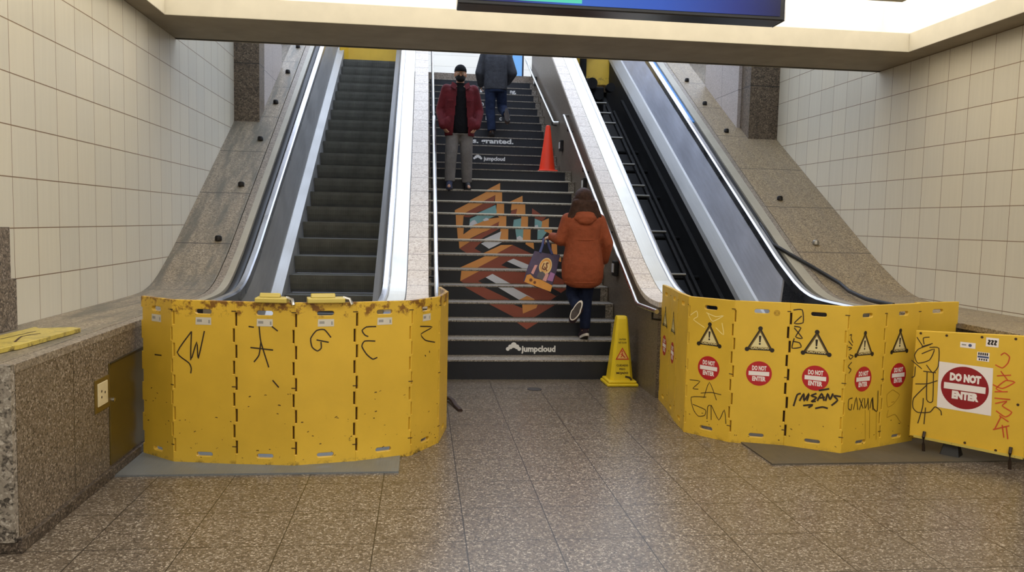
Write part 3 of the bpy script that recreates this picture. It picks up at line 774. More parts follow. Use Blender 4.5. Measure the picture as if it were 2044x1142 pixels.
def no_entry(F, p, c, r, name='do_not_enter_sign'):
    mb = MB(); mb.disc(c, r, F, .0012, 0)
    mb.flat([(c[0]-r*.80, c[1]-r*.17), (c[0]+r*.80, c[1]-r*.17), (c[0]+r*.80, c[1]+r*.17), (c[0]-r*.80, c[1]+r*.17)], F, .0016, 1)
    put_text(mb, 'DO NOT', (c[0], c[1]+r*.42), r*.50, F, .0016, 1, bold=r*.022, width=r*1.12)
    put_text(mb, 'ENTER', (c[0], c[1]-r*.45), r*.50, F, .0016, 1, bold=r*.022, width=r*1.05)
    return mb.build(name, [sign_red, sign_white], p, recalc=False)
def warn_tri(F, p, c, w, h):
    mb = MB(); x, y = c
    T = lambda k: [(x-w/2*k, y-h*.40*k), (x+w/2*k, y-h*.40*k), (x, y+h*.60*k)]
    mb.flat(T(1), F, .0012, 0); mb.flat(T(.80), F, .0014, 1); mb.flat(T(.64), F, .0016, 2)
    for q in T(.93): mb.disc(q, w*.085, F, .0018, 0, 16)
    mb.flat([(x-.009, y+h*.24), (x+.009, y+h*.24), (x+.005, y-h*.05), (x-.005, y-h*.05)], F, .0018, 0)
    mb.disc((x, y-h*.12), .0075, F, .0018, 0, 14)
    put_text(mb, 'CAUTION', (x, y-h*.315), .021, F, .002, 2, bold=.0006, width=w*.66)
    return mb.build('warning_triangle', [sign_black, plain('tri_olive', (112, 88, 30), .5), sign_cream], p, recalc=False)
def scuffs(F, mb, n, seed, w, lo=.04, hi=.9):
    rnd = random.Random(seed)
    for i in range(n):
        u, v = rnd.uniform(.03, w-.03), rnd.uniform(lo, hi)
        a = rnd.uniform(-.6, .6); L = rnd.uniform(.004, .018)
        mb.stroke([(u, v), (u+L*.5*math.cos(a), v+L*.5*math.sin(a)+.002), (u+L*math.cos(a), v+L*math.sin(a))], rnd.uniform(.002, .006), F, .001, 1)

LB = [(-1.829,5.406),(-1.57,5.194),(-1.169,5.124),(-.791,5.077),(-.414,5.156),(-.057,5.298),(.14,5.609),(.211,6.023),(.168,6.42)]
barr = thing('barricade', 'curved yellow folding barricade with black letters and rusty top, blocking left escalator', 'barricade', (-.8, 5.3, 0), group='folding barricades')
LF = []
for i in range(8):
    F, p = make_panel(barr, LB[i], LB[i+1], yel_rusty, seed=(i, 11, .33 if i % 2 else .5))
    LF.append((F, p))
    if i <= 5:
        mb = MB(); u0 = F.w/2
        mb.flat([(u0-.05, .908), (u0+.052, .908), (u0+.052, .955), (u0-.048, .955)], F, .0012)
        mb.flat([(u0-.04, .925), (u0-.008, .925), (u0-.008, .942), (u0-.04, .942)], F, .0016, 1)
        mb.flat([(u0+.034, .918), (u0+.044, .918), (u0+.044, .94), (u0+.034, .94)], F, .0016, 1)
        mb.build('sticker', [label_m, plain('label_grey', (150, 148, 142), .6)], p, recalc=False)
    if 'L%d' % i in GR: graffiti(F, p, GR['L%d' % i], ink, .0085)
    # hinge clips: short dark pins across each seam
    mb = MB()
    for v in (.125, .515, 1.0): mb.stroke([(F.w-.02, v), (F.w, v), (F.w+.012, v)], .006, F, .0015)
    mb.build('hinge_pin', dark_hole, p, recalc=False)
seam_rods(barr, LB)
# folded plastic pads lying over the top edge
for F, uc, w in ((LF[2][0], .235, .2), (LF[3][0], .195, .235)):
    mb = MB()
    mb.prism([(-.10, BH), (.05, BH), (.045, BH+.03), (-.085, BH+.036)], 'x', 0, w)
    mb.prism([(-.09, BH+.036), (.0, BH+.033), (-.03, BH+.062)], 'x', w*.1, w*.75)
    mb.v = [F(uc-w/2+a, c, b*.6) for a, b, c in mb.v]
    mb.build('folded_pad', yel_pale, barr, bevel=.006)
    m2 = MB(); m2.tube([F(uc+w/2-.01, BH+.03, -.01), F(uc+w/2+.03, BH+.022, 0), F(uc+w/2+.045, BH-.012, .018)], .011, 8)
    m2.build('clamp', rail_m, barr, smooth=True)

RB = [(2.196,6.99),(2.15,6.59),(2.085,6.2),(2.05,5.847),(2.296,5.551),(2.664,5.42),(2.99,5.207),(3.373,5.361),(3.735,5.51)]
bar2 = thing('barricade', 'yellow folding barricade with red DO NOT ENTER discs and warning triangles', 'barricade', (2.9, 5.5, 0), group='folding barricades')
TAGS = {3: [('R0k', ink, .0055), ('R0w', ink_w, .006)], 5: [('R2k', ink, .008), ('R2b', ink, .0125)], 6: [('R3k', ink, .007)]}
for i in range(8):
    F, p = make_panel(bar2, RB[i], RB[i+1], yel, seed=(40+i, 6, .2), drips=GR['R3d'] if i == 6 else GR['R4k'] if i == 7 else ())
    if i != 2:
        u = .19 if F.w > .36 else F.w*.49
        if i == 7: u = .17
        no_entry(F, p, (u+.004, .532), .091)
        warn_tri(F, p, (u, .772), .19, .168)
    for key, m, w in TAGS.get(i, []):
        if key in ('R0w', 'R2k'):
            for st_ in GR[key]: graffiti(F, p, [st_], m, w)
        else: graffiti(F, p, GR[key], m, w)
    if i == 4:
        mb = MB()
        for r in (.012, .02): mb.stroke([(.3+r*math.cos(a*.8), .985+r*math.sin(a*.8)) for a in range(9)], .003, F, .0012)
        mb.stroke([(.282, .985), (.318, .985)], .003, F, .0015)
        mb.build('graffiti', ink_f, p, recalc=False)
    mb = MB()
    for v in (.125, .515, 1.0): mb.stroke([(F.w-.02, v), (F.w, v), (F.w+.012, v)], .006, F, .0015)
    mb.build('hinge_pin', dark_hole, p, recalc=False)

seam_rods(bar2, RB)
# single yellow panel behind the board
bar3 = thing('barricade', 'single yellow slotted panel standing behind the DO NOT ENTER board', 'barricade', (4.0, 5.63, 0), group='folding barricades')
F, p = make_panel(bar3, (3.74, 5.56), (4.155, 5.66), yel)
# big board
board = thing('sign_board', 'large square yellow board with white DO NOT ENTER placard and red tag', 'sign', (3.8, 5.05, 0))
BA, BB = Vector((3.583, 5.316)), Vector((4.045, 4.772))
F = Frame2(BA, BB)
W = F.w
v, f = outline_mesh([[(0, .108), (W, .094), (W, .918), (0, .878)]], .016, .004)
bp = MB().add([F(a, b, c-.016) for a, b, c in v], f).build('board', yel, board)
mb = MB()
lip = lambda u0, v0, u1, v1: mb.add([F(u0, v0, .0), F(u1, v1, .0), F(u1, v1+.012, .02), F(u0, v0+.012, .02), F(u0, v0-.006, .02), F(u1, v1-.006, .02)], [(0, 1, 2, 3), (0, 1, 5, 4), (3, 2, 5, 4)])
lip(.03, .108, W, .094)
mb.build('highlight_lip', yel_pale, board)  # pale edge, highlight put into the colour along the board bottom
for u, vv in ((.03, .865), (.2, .868), (.42, .882), (.62, .893), (.36, .125), (.55, .112), (.66, .45)): MB().disc((u, vv), .009, F, .0015, 0, 14).build('rivet', dark_hole, board, recalc=False)
for u in (.10, .64): MB().tube([F(u, .155, .012), F(u, .12, .03), F(u, .06, .018), F(u, .0, .0)], .011, 8).build('hook', ink, board, smooth=True)
mb = MB(); mb.add([F(u, v_, o) for u, v_, o in ((.2, 0, -.12), (.33, 0, -.12), (.33, 0, .0), (.2, 0, .0), (.22, .1, -.08), (.31, .1, -.08), (.31, .1, -.03), (.22, .1, -.03))], [(0,1,2,3),(4,5,6,7),(0,1,5,4),(1,2,6,5),(2,3,7,6),(3,0,4,7)])
mb.build('foot', rubber_m, board, bevel=.006)
mb = MB()
mb.flat([(.167, .347), (.508, .345), (.500, .676), (.163, .678)], F, .0012, 0)
c = (.334, .512); r = .15
mb.disc(c, r, F, .0016, 1, 48)
mb.flat([(c[0]-r*.87, c[1]-r*.14), (c[0]+r*.87, c[1]-r*.14), (c[0]+r*.87, c[1]+r*.16), (c[0]-r*.87, c[1]+r*.16)], F, .002, 0)
put_text(mb, 'DO NOT', (c[0], c[1]+r*.44), r*.46, F, .002, 0, bold=r*.035, width=r*1.30)
put_text(mb, 'ENTER', (c[0]+.004, c[1]-r*.40), r*.46, F, .002, 0, bold=r*.035, width=r*1.12)
mb.build('placard', [sign_white, sign_dred], bp, recalc=False)
for (x0, y0, x1, y1), kind in (((.289, .796, .384, .835), 0), ((.446, .822, .522, .884), 1), ((.398, .716, .473, .778), 2)):
    mb = MB(); mb.flat([(x0, y0), (x1, y0), (x1, y1), (x0, y1)], F, .0012, 0)
    w_, h_ = x1-x0, y1-y0
    if kind == 0:
        mb.disc((x0+w_*.65, y0+h_*.5), h_*.28, F, .0015, 2, 18); mb.flat([(x0+w_*.1, y0+h_*.4), (x0+w_*.4, y0+h_*.4), (x0+w_*.4, y0+h_*.65), (x0+w_*.1, y0+h_*.65)], F, .0015, 3)
    elif kind == 1:
        for k in range(3): mb.stroke([(x0+w_*(.16+.25*k), y0+h_*.68), (x0+w_*(.32+.25*k), y0+h_*.68), (x0+w_*(.18+.25*k), y0+h_*.3), (x0+w_*(.34+.25*k), y0+h_*.28)], .010, F, .0015+.0001*k, 1)
    else:
        for k in range(5): mb.flat([(x0+w_*(.08+.17*k), y0+h_*.66), (x0+w_*(.2+.17*k), y0+h_*.66), (x0+w_*(.2+.17*k), y0+h_*.95), (x0+w_*(.08+.17*k), y0+h_*.95)], F, .0015, 1)
        mb.flat([(x0+w_*.05, y0+h_*.36), (x0+w_*.95, y0+h_*.36), (x0+w_*.95, y0+h_*.58), (x0+w_*.05, y0+h_*.58)], F, .0015, 2)
        for k in range(4): mb.flat([(x0+w_*(.15+.19*k), y0+h_*.08), (x0+w_*(.27+.19*k), y0+h_*.08), (x0+w_*(.27+.19*k), y0+h_*.28), (x0+w_*(.15+.19*k), y0+h_*.28)], F, .0015, 1)
    mb.build('sticker', [sign_white, sign_black, plain('sticker_blue', (70, 84, 120), .5), plain('sticker_grey', (150, 146, 140), .5)], bp, recalc=False)
graffiti(F, bp, GR['Bk'], ink, .0065)
graffiti(F, bp, GR['Br'], ink_r, .0075)

# folded barricade panel lying on the left ledge
fl = thing('barricade', 'flat yellow panel lying on the left granite ledge', 'barricade', (-2.12, 4.5, .9), group='folding barricades')
mb = MB()
pl = [(-2.06, 4.06), (-2.035, 4.2), (-2.022, 4.22), (-1.985, 4.86), (-2.05, 4.885), (-2.2, 4.83), (-2.25, 4.895), (-2.30, 4.1)]
mb.prism(pl, 'z', .899, .925)
mb.build('panel', yel_pale, fl, bevel=.003)
F = lambda u, v, o: (u, v, .925+o)
mb = MB(); mb.stroke([(-2.08, 4.3), (-2.14, 4.5), (-2.1, 4.62)], .012, F, .001); mb.stroke([(-2.2, 4.4), (-2.16, 4.7)], .008, F, .0012)
mb.build('scuff', dark_hole, fl, recalc=False)

# barricades across the heads of both escalators, on the upper floor
for lab, x0, x1, y in (('yellow barricade across the head of the left escalator', -1.55, -.48, 15.52), ('yellow barricade at the head of the open escalator pit', 2.62, 3.72, 15.75)):
    t = thing('barricade', lab, 'barricade', ((x0+x1)/2, y, UP_Z), group='folding barricades')
    xs = [x0, x0+.12, (x0+x1)/2, x1]
    ys = [y-.3, y, y+.01, y]
    for i in range(3):
        F = Frame2((xs[i], ys[i]), (xs[i+1], ys[i+1]), 4.42 if x0 < 0 else 4.38)
        v, f = outline_mesh([[(0, 0), (F.w-.004, 0), (F.w-.004, 1.06), (0, 1.06)]], .012, .002)
        MB().add([F(a, b, c) for a, b, c in v], f).build('panel', yel, t)

# ------------------------------------------------------------------ cones and small things
wet_m = plain('wet_sign_yellow', (236, 206, 40), .4, var=.06)
wet = thing('wet_floor_cone', 'yellow four sided wet floor cone at foot of stairs', 'safety cone', (2.0, 7.68, 0))
cx, cy = 2.0, 7.68
def frustum(mb, zs, hs, mi=0):
    v = []
    for z, h in zip(zs, hs):
        c_ = h*.28
        v += [(cx-h, cy-h+c_, z), (cx-h+c_, cy-h, z), (cx+h-c_, cy-h, z), (cx+h, cy-h+c_, z), (cx+h, cy+h-c_, z), (cx+h-c_, cy+h, z), (cx-h+c_, cy+h, z), (cx-h, cy+h-c_, z)]
    n = len(zs); f = []
    for j in range(n-1):
        for i in range(8): f.append((j*8+i, j*8+(i+1) % 8, (j+1)*8+(i+1) % 8, (j+1)*8+i))
    f.append(tuple(range((n-1)*8, n*8))); f.append(tuple(reversed(range(8))))
    mb.add(v, f, mi)
mb = MB(); frustum(mb, [.05, .30, .665, .69], [.118, .092, .056, .048])
bodyw = mb.build('body', wet_m, wet, bevel=.004)
mb = MB()
for a in ((cx-.16, cy-.16, 0, cx+.16, cy+.16, .03), (cx-.145, cy-.145, .03, cx+.145, cy+.145, .055)): mb.box(a[:3], a[3:])
mb.build('base', wet_m, wet, bevel=.012)
FW = lambda u, v, o: (cx+u, cy-(.118-(v-.05)*.104)-o-.0015, v)
mb = MB()
put_text(mb, 'CAUTION', (0, .462), .024, FW, .001, 0, bold=.0006, width=.07)
put_text(mb, 'WET FLOOR', (0, .430), .024, FW, .001, 0, bold=.0006, width=.085)
put_text(mb, 'CUIDADO', (0, .205), .026, FW, .001, 0, bold=.0008, width=.12)
put_text(mb, 'PISO', (0, .168), .026, FW, .001, 0, bold=.0008, width=.06)
put_text(mb, 'MOJADO', (0, .130), .028, FW, .001, 0, bold=.0012, width=.12)
mb.flat([(-.07, .262), (.07, .262), (0, .385)], FW, .001, 1); mb.flat([(-.052, .273), (.052, .273), (0, .364)], FW, .0014, 2)
mb.stroke([(-.004, .335), (0, .315), (.012, .297), (.028, .283)], .011, FW, .0018, 1); mb.stroke([(-.018, .312), (.002, .312), (-.016, .285)], .008, FW, .002, 1); mb.disc((-.002, .346), .008, FW, .0021, 1, 12)
mb.stroke([(.03, .095), (.075, .085), (.095, .06)], .02, FW, .0016, 0)
mb.build('warning_print', [plain('print_brown', (70, 52, 20), .6), plain('print_red', (206, 70, 34), .5), plain('print_peach', (242, 196, 110), .5)], bodyw, recalc=False)

cone_m = plain('cone_orange', (244, 62, 26), .4, var=.05)
tc = thing('traffic_cone', 'bright orange traffic cone on the stair landing', 'traffic cone', (1.86, 11.82, SZ0+14*SR))
cz = SZ0+14*SR
MB().lathe([(.125, .03), (.118, .05), (.035, .67), (.03, .69), (.02, .695)], (1.86, 11.82, cz), 28).build('body', cone_m, tc, smooth=True)
MB().box((1.72, 11.68, cz), (2.0, 11.96, cz+.03)).build('base', cone_m, tc, bevel=.01)

# access panel and outlet on the parapet face
brass = plain('brass_door', (96, 80, 34), .38, .35, var=.12, scale=4)
ap = thing('access_panel', 'dull brass access door set in the left granite parapet', 'access panel', (-1.861, 5.2, .08))
MB().box((-1.866, 4.925, .075), (-1.852, 5.50, .70)).build('door', brass, ap, bevel=.003)
MB().prism([(4.93, .694), (5.49, .694), (5.49, .715), (4.93, .700)], 'x', -1.862, -1.845).build('frame', plain('brass_dark', (58, 48, 24), .5, .3), ap)
MB().tube([(-1.853, 4.97, .47), (-1.842, 4.97, .47)], .012, 10).build('lock', rail_m, ap)
ol = thing('outlet_plate', 'small cream outlet plate in brass frame on parapet', 'outlet', (-1.861, 4.81, .54))
MB().box((-1.864, 4.715, .44), (-1.853, 4.925, .635)).build('frame', plain('brass_frame', (112, 92, 40), .4, .3), ol, bevel=.003)
MB().box((-1.855, 4.745, .475), (-1.848, 4.885, .61)).build('plate', plain('plate_cream', (214, 200, 160), .5), ol, bevel=.002)
mb = MB(); FO = lambda u, v, o: (-1.848+o, u, v)
for u, v_ in ((4.79, .56), (4.79, .525), (4.84, .545)): mb.disc((u, v_), .008, FO, .001, 0, 10)
mb.build('socket_hole', ink, ol, recalc=False)
# strap lying on the floor
st = MB(); st.tube([(.20, 6.98, .012), (.26, 6.93, .03), (.29, 6.82, .03), (.31, 6.7, .014), (.345, 6.54, .008)], .016, 8, sx=1.3)
tag(st.build('strap', plain('strap_dark', (52, 34, 26), .7), origin=(.26, 6.8, 0), smooth=True), 'dark strap trailing on floor from yellow barricade edge', 'strap')
# floor drain cover
dm = MB().lathe([(.07, 0), (.07, .004), (.06, .005), (.001, .005)], (1.1, 7.42, 0), 24)
tag(dm.build('drain_cover', plain('drain_dark', (70, 64, 58), .5, .4), origin=(1.1, 7.42, 0)), 'small dark round drain in floor before the first stair', 'drain')

# hanging display screen
dsp = thing('display_screen', 'black framed hanging screen showing blue and green, below ceiling', 'screen', (1.1, 4.48, 2.78))
zb, zt = 2.78, 3.5
X0, X1 = .178, 2.035
MB().box((X0, 4.40, zb), (X1, 4.56, zb+1.08-.4)).build('case', plain('screen_case', (20, 21, 24), .3, var=.1), dsp, bevel=.006)
MB().box((X1, 4.395, zb-.001), (X1+.006, 4.56, zb+.68)).build('side_trim', rail_edge_m, dsp)
def screen_mat():
    n = N('screen_picture'); n.set(Roughness=.2); co = n.coord(); x, y, z = n.sep(co)
    t = n.math('DIVIDE', n.math('ADD', x, .93), 1.86)
    c = n.ramp(t, [(.0, lin(6, 10, 30)), (.18, lin(16, 40, 120)), (.36, lin(46, 104, 206)), (.6, lin(36, 86, 190)), (.85, lin(22, 44, 128)), (1, lin(14, 18, 60))])
    teal_ = n.math('MULTIPLY', n.math('GREATER_THAN', x, -.655), n.math('LESS_THAN', x, -.237))
    teal_ = n.math('MULTIPLY', teal_, n.math('GREATER_THAN', z, .032))
    c = n.mix(teal_, c, lin(86, 222, 184))
    n.l(c, n.b.inputs['Emission Color']); n.b.inputs['Emission Strength'].default_value = .8
    n.b.inputs['Base Color'].default_value = (.01, .01, .015, 1)
    MATS['screen_picture'] = n.m
    return n.m
MB().box((X0+.03, 4.396, zb+.022), (X1-.025, 4.399, zb+.66)).build('screen', screen_mat(), dsp)
MB().tube([(.6, 4.5, zb+.6), (.6, 4.5, 3.505)], .03, 10).tube([(1.6, 4.5, zb+.6), (1.6, 4.5, 3.505)], .03, 10).build('mount', bracket_m, dsp, smooth=True)

# lit advertising screen by the head of the stairs
ad = thing('advertising_screen', 'blue lit advertising screen at top right of the staircase', 'screen', (2.1, 18.0, UP_Z))
MB().box((1.62, 18.0, UP_Z), (2.24, 18.12, UP_Z+2.0)).build('case', plain('ad_case', (20, 24, 44), .4), ad, bevel=.01)
MB().box((1.98, 17.99, UP_Z+.1), (2.2, 17.999, UP_Z+1.9)).build('screen', emit_mat('ad_blue', (96, 146, 196), .55), ad)
# ------------------------------------------------------------------ people
skin_m = plain('skin', (196, 148, 118), .55, var=.06, scale=20)
def ell_shell(mb, c, r, rot=None, seg=20, rings=12):
    v = []; f = []
    R = rot or Matrix.Identity(3)
    for j in range(rings+1):
        ph = math.pi*j/rings-math.pi/2
        for i in range(seg):
            t = 2*math.pi*i/seg
            p = Vector((r[0]*math.cos(ph)*math.cos(t), r[1]*math.cos(ph)*math.sin(t), r[2]*math.sin(ph)))
            v.append(Vector(c)+R @ p)
    for j in range(rings):
        for i in range(seg):
            k = (i+1) % seg
            f.append((j*seg+i, j*seg+k, (j+1)*seg+k, (j+1)*seg+i))
    mb.add(v, f)
def capsule(mb, p0, r0, p1, r1):
    p0, p1 = Vector(p0), Vector(p1)
    mb.tube([p0, p0.lerp(p1, .5), p1], [r0, (r0+r1)/2, r1], 16)
    ell_shell(mb, p0, (r0,)*3, seg=14, rings=8); ell_shell(mb, p1, (r1,)*3, seg=14, rings=8)
def loft(mb, rings, seg=28):
    """rings of (x, y, z, rx, ry) from low to high"""
    v = []; f = []
    for x, y, z, rx, ry in rings:
        for i in range(seg):
            t = 2*math.pi*i/seg; ct, st = math.cos(t), math.sin(t)
            v.append((x+rx*math.copysign(abs(ct)**.85, ct), y+ry*math.copysign(abs(st)**.85, st), z))
    for j in range(len(rings)-1):
        for i in range(seg):
            k = (i+1) % seg
            f.append((j*seg+i, j*seg+k, (j+1)*seg+k, (j+1)*seg+i))
    f.append(tuple(reversed(range(seg)))); f.append(tuple((len(rings)-1)*seg+i for i in range(seg)))
    mb.add(v, f)
def organic(mb, name, mat, parent, voxel=.011, smooth=4, cut=None):
    """fuse overlapping shells into one continuous smooth surface (local coordinates of parent)"""
    o = mb.build('tmp_shell', mat, None, local=True, recalc=False)
    m = o.modifiers.new('r', 'REMESH'); m.mode = 'VOXEL'; m.voxel_size = voxel; m.use_smooth_shade = True
    s = o.modifiers.new('s', 'SMOOTH'); s.iterations = smooth; s.factor = .5
    me = eval_mesh(o, name)
    old = o.data; bpy.data.objects.remove(o); bpy.data.meshes.remove(old)
    if cut:
        bm = bmesh.new(); bm.from_mesh(me)
        kill = [f for f in bm.faces if cut(f.calc_center_median())]
        bmesh.ops.delete(bm, geom=kill, context='FACES'); bm.to_mesh(me); bm.free()
    me.materials.clear(); me.materials.append(mat)
    me.polygons.foreach_set('use_smooth', [True]*len(me.polygons))
    r = bpy.data.objects.new(name, me); COL.objects.link(r); r.parent = parent
    return r
def hand(mb, wrist, dirv, palm_n, side, curl=.5, s=1.0):
    """palm, four separate curled fingers and a side thumb; dirv: wrist to knuckles, palm_n: where the palm faces"""
    w = Vector(wrist); d = Vector(dirv).normalized(); n = Vector(palm_n); n = (n-d*n.dot(d)).normalized(); x = d.cross(n)*side
    R = Matrix((x, n, d)).transposed()
    ell_shell(mb, w+d*.045*s, (.038*s, .016*s, .055*s), R, 14, 8)
    for i, (ox, L) in enumerate(((.028, .066), (.009, .076), (-.010, .070), (-.028, .054))):
        p = w+d*.085*s+x*ox*s
        a = 0.0
        q = p-d*.025*s
        for k, fr in enumerate((.45, .32, .23)):
            a += curl*(.7+.15*i*.5)
            e = q if k == 0 else q
            nx = (p if k == 0 else q)+ (d*math.cos(a)+n*math.sin(a))*L*s*fr
            capsule(mb, q, (.0095-.001*k)*s, nx, (.0088-.001*k)*s)
            q = nx
    t0 = w+d*.022*s+x*.028*s; t1 = t0+(d*.6+x*.65+n*.35).normalized()*.036*s; t2 = t1+(d*.9+x*.05+n*.5).normalized()*.032*s
    capsule(mb, t0, .014*s, t1, .0115*s); capsule(mb, t1, .0112*s, t2, .009*s)
def head_shells(mb, c, f, s=1.0):
    """c: centre of the skull; f = +1 when the face looks away from the viewer, -1 towards"""
    c = Vector(c)
    ell_shell(mb, c+Vector((0, -.008*f, .015))*s, (.077*s, .095*s, .103*s))
    ell_shell(mb, c+Vector((0, .028*f, -.05))*s, (.056*s, .062*s, .068*s))
    ell_shell(mb, c+Vector((0, .066*f, -.092))*s, (.026*s, .02*s, .018*s))
    ell_shell(mb, c+Vector((0, .083*f, .012))*s, (.05*s, .014*s, .012*s))
    capsule(mb, c+Vector((0, .088*f, .0))*s, .009*s, c+Vector((0, .108*f, -.035))*s, .014*s)
    for sx in (-1, 1):
        ell_shell(mb, c+Vector((sx*.014, .094*f, -.04))*s, (.009*s,)*3)
        ell_shell(mb, c+Vector((sx*.078, -.004*f, -.012))*s, (.010*s, .02*s, .034*s))
        ell_shell(mb, c+Vector((sx*.04, .068*f, -.025))*s, (.022*s, .02*s, .02*s))
    ell_shell(mb, c+Vector((0, .086*f, -.064))*s, (.024*s, .012*s, .006*s)); ell_shell(mb, c+Vector((0, .084*f, -.075))*s, (.021*s, .012*s, .006*s))
def face_details(t, c, f, s=1.0):
    c = Vector(c)
    for sx in (-1, 1):
        mb = MB(); ell_shell(mb, c+Vector((sx*.031, .085*f, .0))*s, (.013*s, .008*s, .008*s), seg=14, rings=8)
        mb.build('eye', plain('eye_white', (220, 214, 206), .3), t, local=True, smooth=True)
def body(t, J, f, head_s=1.0):
    mb = MB()
    loft(mb, J['torso'])
    for sd in ('L', 'R'):
        capsule(mb, J['sh'+sd], .052, J['el'+sd], .042); capsule(mb, J['el'+sd], .042, J['wr'+sd], .029)
        capsule(mb, J['hip'+sd], .082, J['kn'+sd], .056); capsule(mb, J['kn'+sd], .056, J['an'+sd], .038)
        a = Vector(J['an'+sd]); capsule(mb, a, .036, J['toe'+sd], .026)
        h = J['hand'+sd]
        hand(mb, J['wr'+sd], h[0], h[1], h[2], h[3])
    capsule(mb, J['neck0'], .058, J['neck1'], .054)
    head_shells(mb, J['head'], f, head_s)
    return organic(mb, 'body', skin_m, t, .0075, 3)
def shoe(t, ankle, toe, up, mat, sole_m, name='shoe', w=.047):
    a, b, u = Vector(ankle), Vector(toe), Vector(up).normalized()
    d = (b-a).normalized(); u = (u-d*u.dot(d)).normalized(); x = d.cross(u); R = Matrix((x, d, u)).transposed()
    L = (b-a).length
    mb = MB(); mid = a.lerp(b, .45)
    ell_shell(mb, a.lerp(b, .78)-u*.012, (w, L*.42, .038), R); ell_shell(mb, a.lerp(b, .1)-u*.008, (w*.86, .066, .052), R)
    capsule(mb, a+u*.045-d*.01, .046, a.lerp(b, .5), .042)
    s = organic(mb, name, mat, t, .008, 4)
    mb = MB()
    out = []
    for k in range(28):
        q = 2*math.pi*k/28; yy = math.cos(q); xx = math.sin(q)
        ww = w*(1.02 if yy > 0 else .86)
        out.append((xx*ww, (yy*.5+.42)*(L+.095)-.03))
    v = []
    for z in (-.062, -.036):
        v += [a+R @ Vector((px, py-.045, z)) for px, py in out]
    n = len(out)
    mb.add(v, [(i, (i+1) % n, n+(i+1) % n, n+i) for i in range(n)]+[tuple(range(n)), tuple(range(n, 2*n))])
    mb.build('sole', sole_m, s, local=True, smooth=True)
    mb = MB(); mb.add([a+R @ Vector((px*.8, py*.86-.03, -.0635)) for px, py in out], [tuple(range(n))]); mb.build('outsole', fabric('outsole_grey', (74, 68, 66)) if 'outsole_grey' not in MATS else MATS['outsole_grey'], s, local=True)
    return s
def trousers(t, J, mat, waist, r=.018, cut=None, legr=(.10, .084, .072)):
    mb = MB(); loft(mb, waist)
    for sd in ('L', 'R'):
        capsule(mb, J['hip'+sd], legr[0], J['kn'+sd], legr[1])
        a = Vector(J['an'+sd]); k = Vector(J['kn'+sd]); e = a+(k-a).normalized()*.03
        mb.tube([k, k.lerp(e, .5), e], [legr[1], (legr[1]+legr[2])/2, legr[2]], 16)
        ell_shell(mb, k, (legr[1],)*3)
    return organic(mb, 'trousers', mat, t, .011, 4)

# --- man in red jacket coming down the stairs, facing the viewer
fz = nose(12)[1]
man = thing('person', 'person in red jacket, grey trousers, dark cap and face mask walking down stairs', 'person', (.505, nose(12)[0]+.17, fz))
J = dict(torso=[(0,0,.84,.15,.10),(0,0,.95,.165,.115),(0,.005,1.08,.15,.105),(0,.01,1.22,.165,.115),(0,.01,1.34,.185,.115),(0,.01,1.42,.165,.09),(0,.01,1.46,.08,.065)],
  shL=(-.185,.01,1.385), elL=(-.265,.05,1.10), wrL=(-.235,-.075,.90), shR=(.185,.01,1.385), elR=(.27,.05,1.10), wrR=(.235,-.075,.905),
  hipL=(-.088,0,.86), knL=(-.115,-.05,.46), anL=(-.128,-.06,.085), toeL=(-.14,-.20,.035), hipR=(.088,0,.86), knR=(.105,.0,.47), anR=(.118,.06,.085), toeR=(.14,-.085,.035),
  neck0=(0,.01,1.44), neck1=(0,-.005,1.54), head=(0,-.015,1.60),
  handL=((.35,-.3,-.9),(.8,.4,.1),1,.45), handR=((-.35,-.3,-.9),(-.8,.4,.1),-1,.45))
body(man, J, -1)
face_details(man, J['head'], -1)
grey_tr = fabric('grey_trousers', (122, 118, 116), var=.2)
tr = trousers(man, J, grey_tr, [(0,0,.76,.165,.115),(0,0,.86,.172,.122),(0,0,.97,.165,.115)])
blk = fabric('black_shirt', (16, 16, 20), var=.3)
mb = MB(); loft(mb, [(0,-.004,.775,.16,.118),(0,-.002,.9,.175,.13),(0,0,1.06,.168,.125),(0,.005,1.22,.178,.13),(0,.008,1.36,.165,.12),(0,.008,1.44,.10,.08),(0,.005,1.475,.075,.07)])
organic(mb, 'shirt', blk, man, .011, 3)
redj = fabric('red_jacket', (94, 27, 34), rough=.7, var=.3)
mb = MB()
loft(mb, [(0,.005,.745,.205,.15),(0,.005,.85,.215,.16),(0,.008,1.05,.205,.155),(0,.01,1.22,.21,.155),(0,.012,1.36,.215,.145),(0,.014,1.43,.17,.115),(0,.014,1.475,.10,.085)])
for sx, sd in ((-1, 'L'), (1, 'R')):
    capsule(mb, J['sh'+sd], .078, J['el'+sd], .07); w_ = Vector(J['wr'+sd]); e_ = Vector(J['el'+sd])
    capsule(mb, e_, .07, w_+(w_-e_)*.1, .055)
    ell_shell(mb, (sx*.17, -.10, .90), (.06, .05, .10))
def jcut(p):
    w = .055+.055*max(0, (1.40-p.z))/.65
    if p.z > 1.38: w = .055+.06*(p.z-1.38)/.1
    return p.y < -.03 and abs(p.x-.01) < w or p.z < .76 and math.hypot(p.x/.19, p.y/.135) < 1
jk = organic(mb, 'jacket', redj, man, .011, 4, jcut)
so = jk.modifiers.new('solid', 'SOLIDIFY'); so.thickness = .008; so.offset = -1
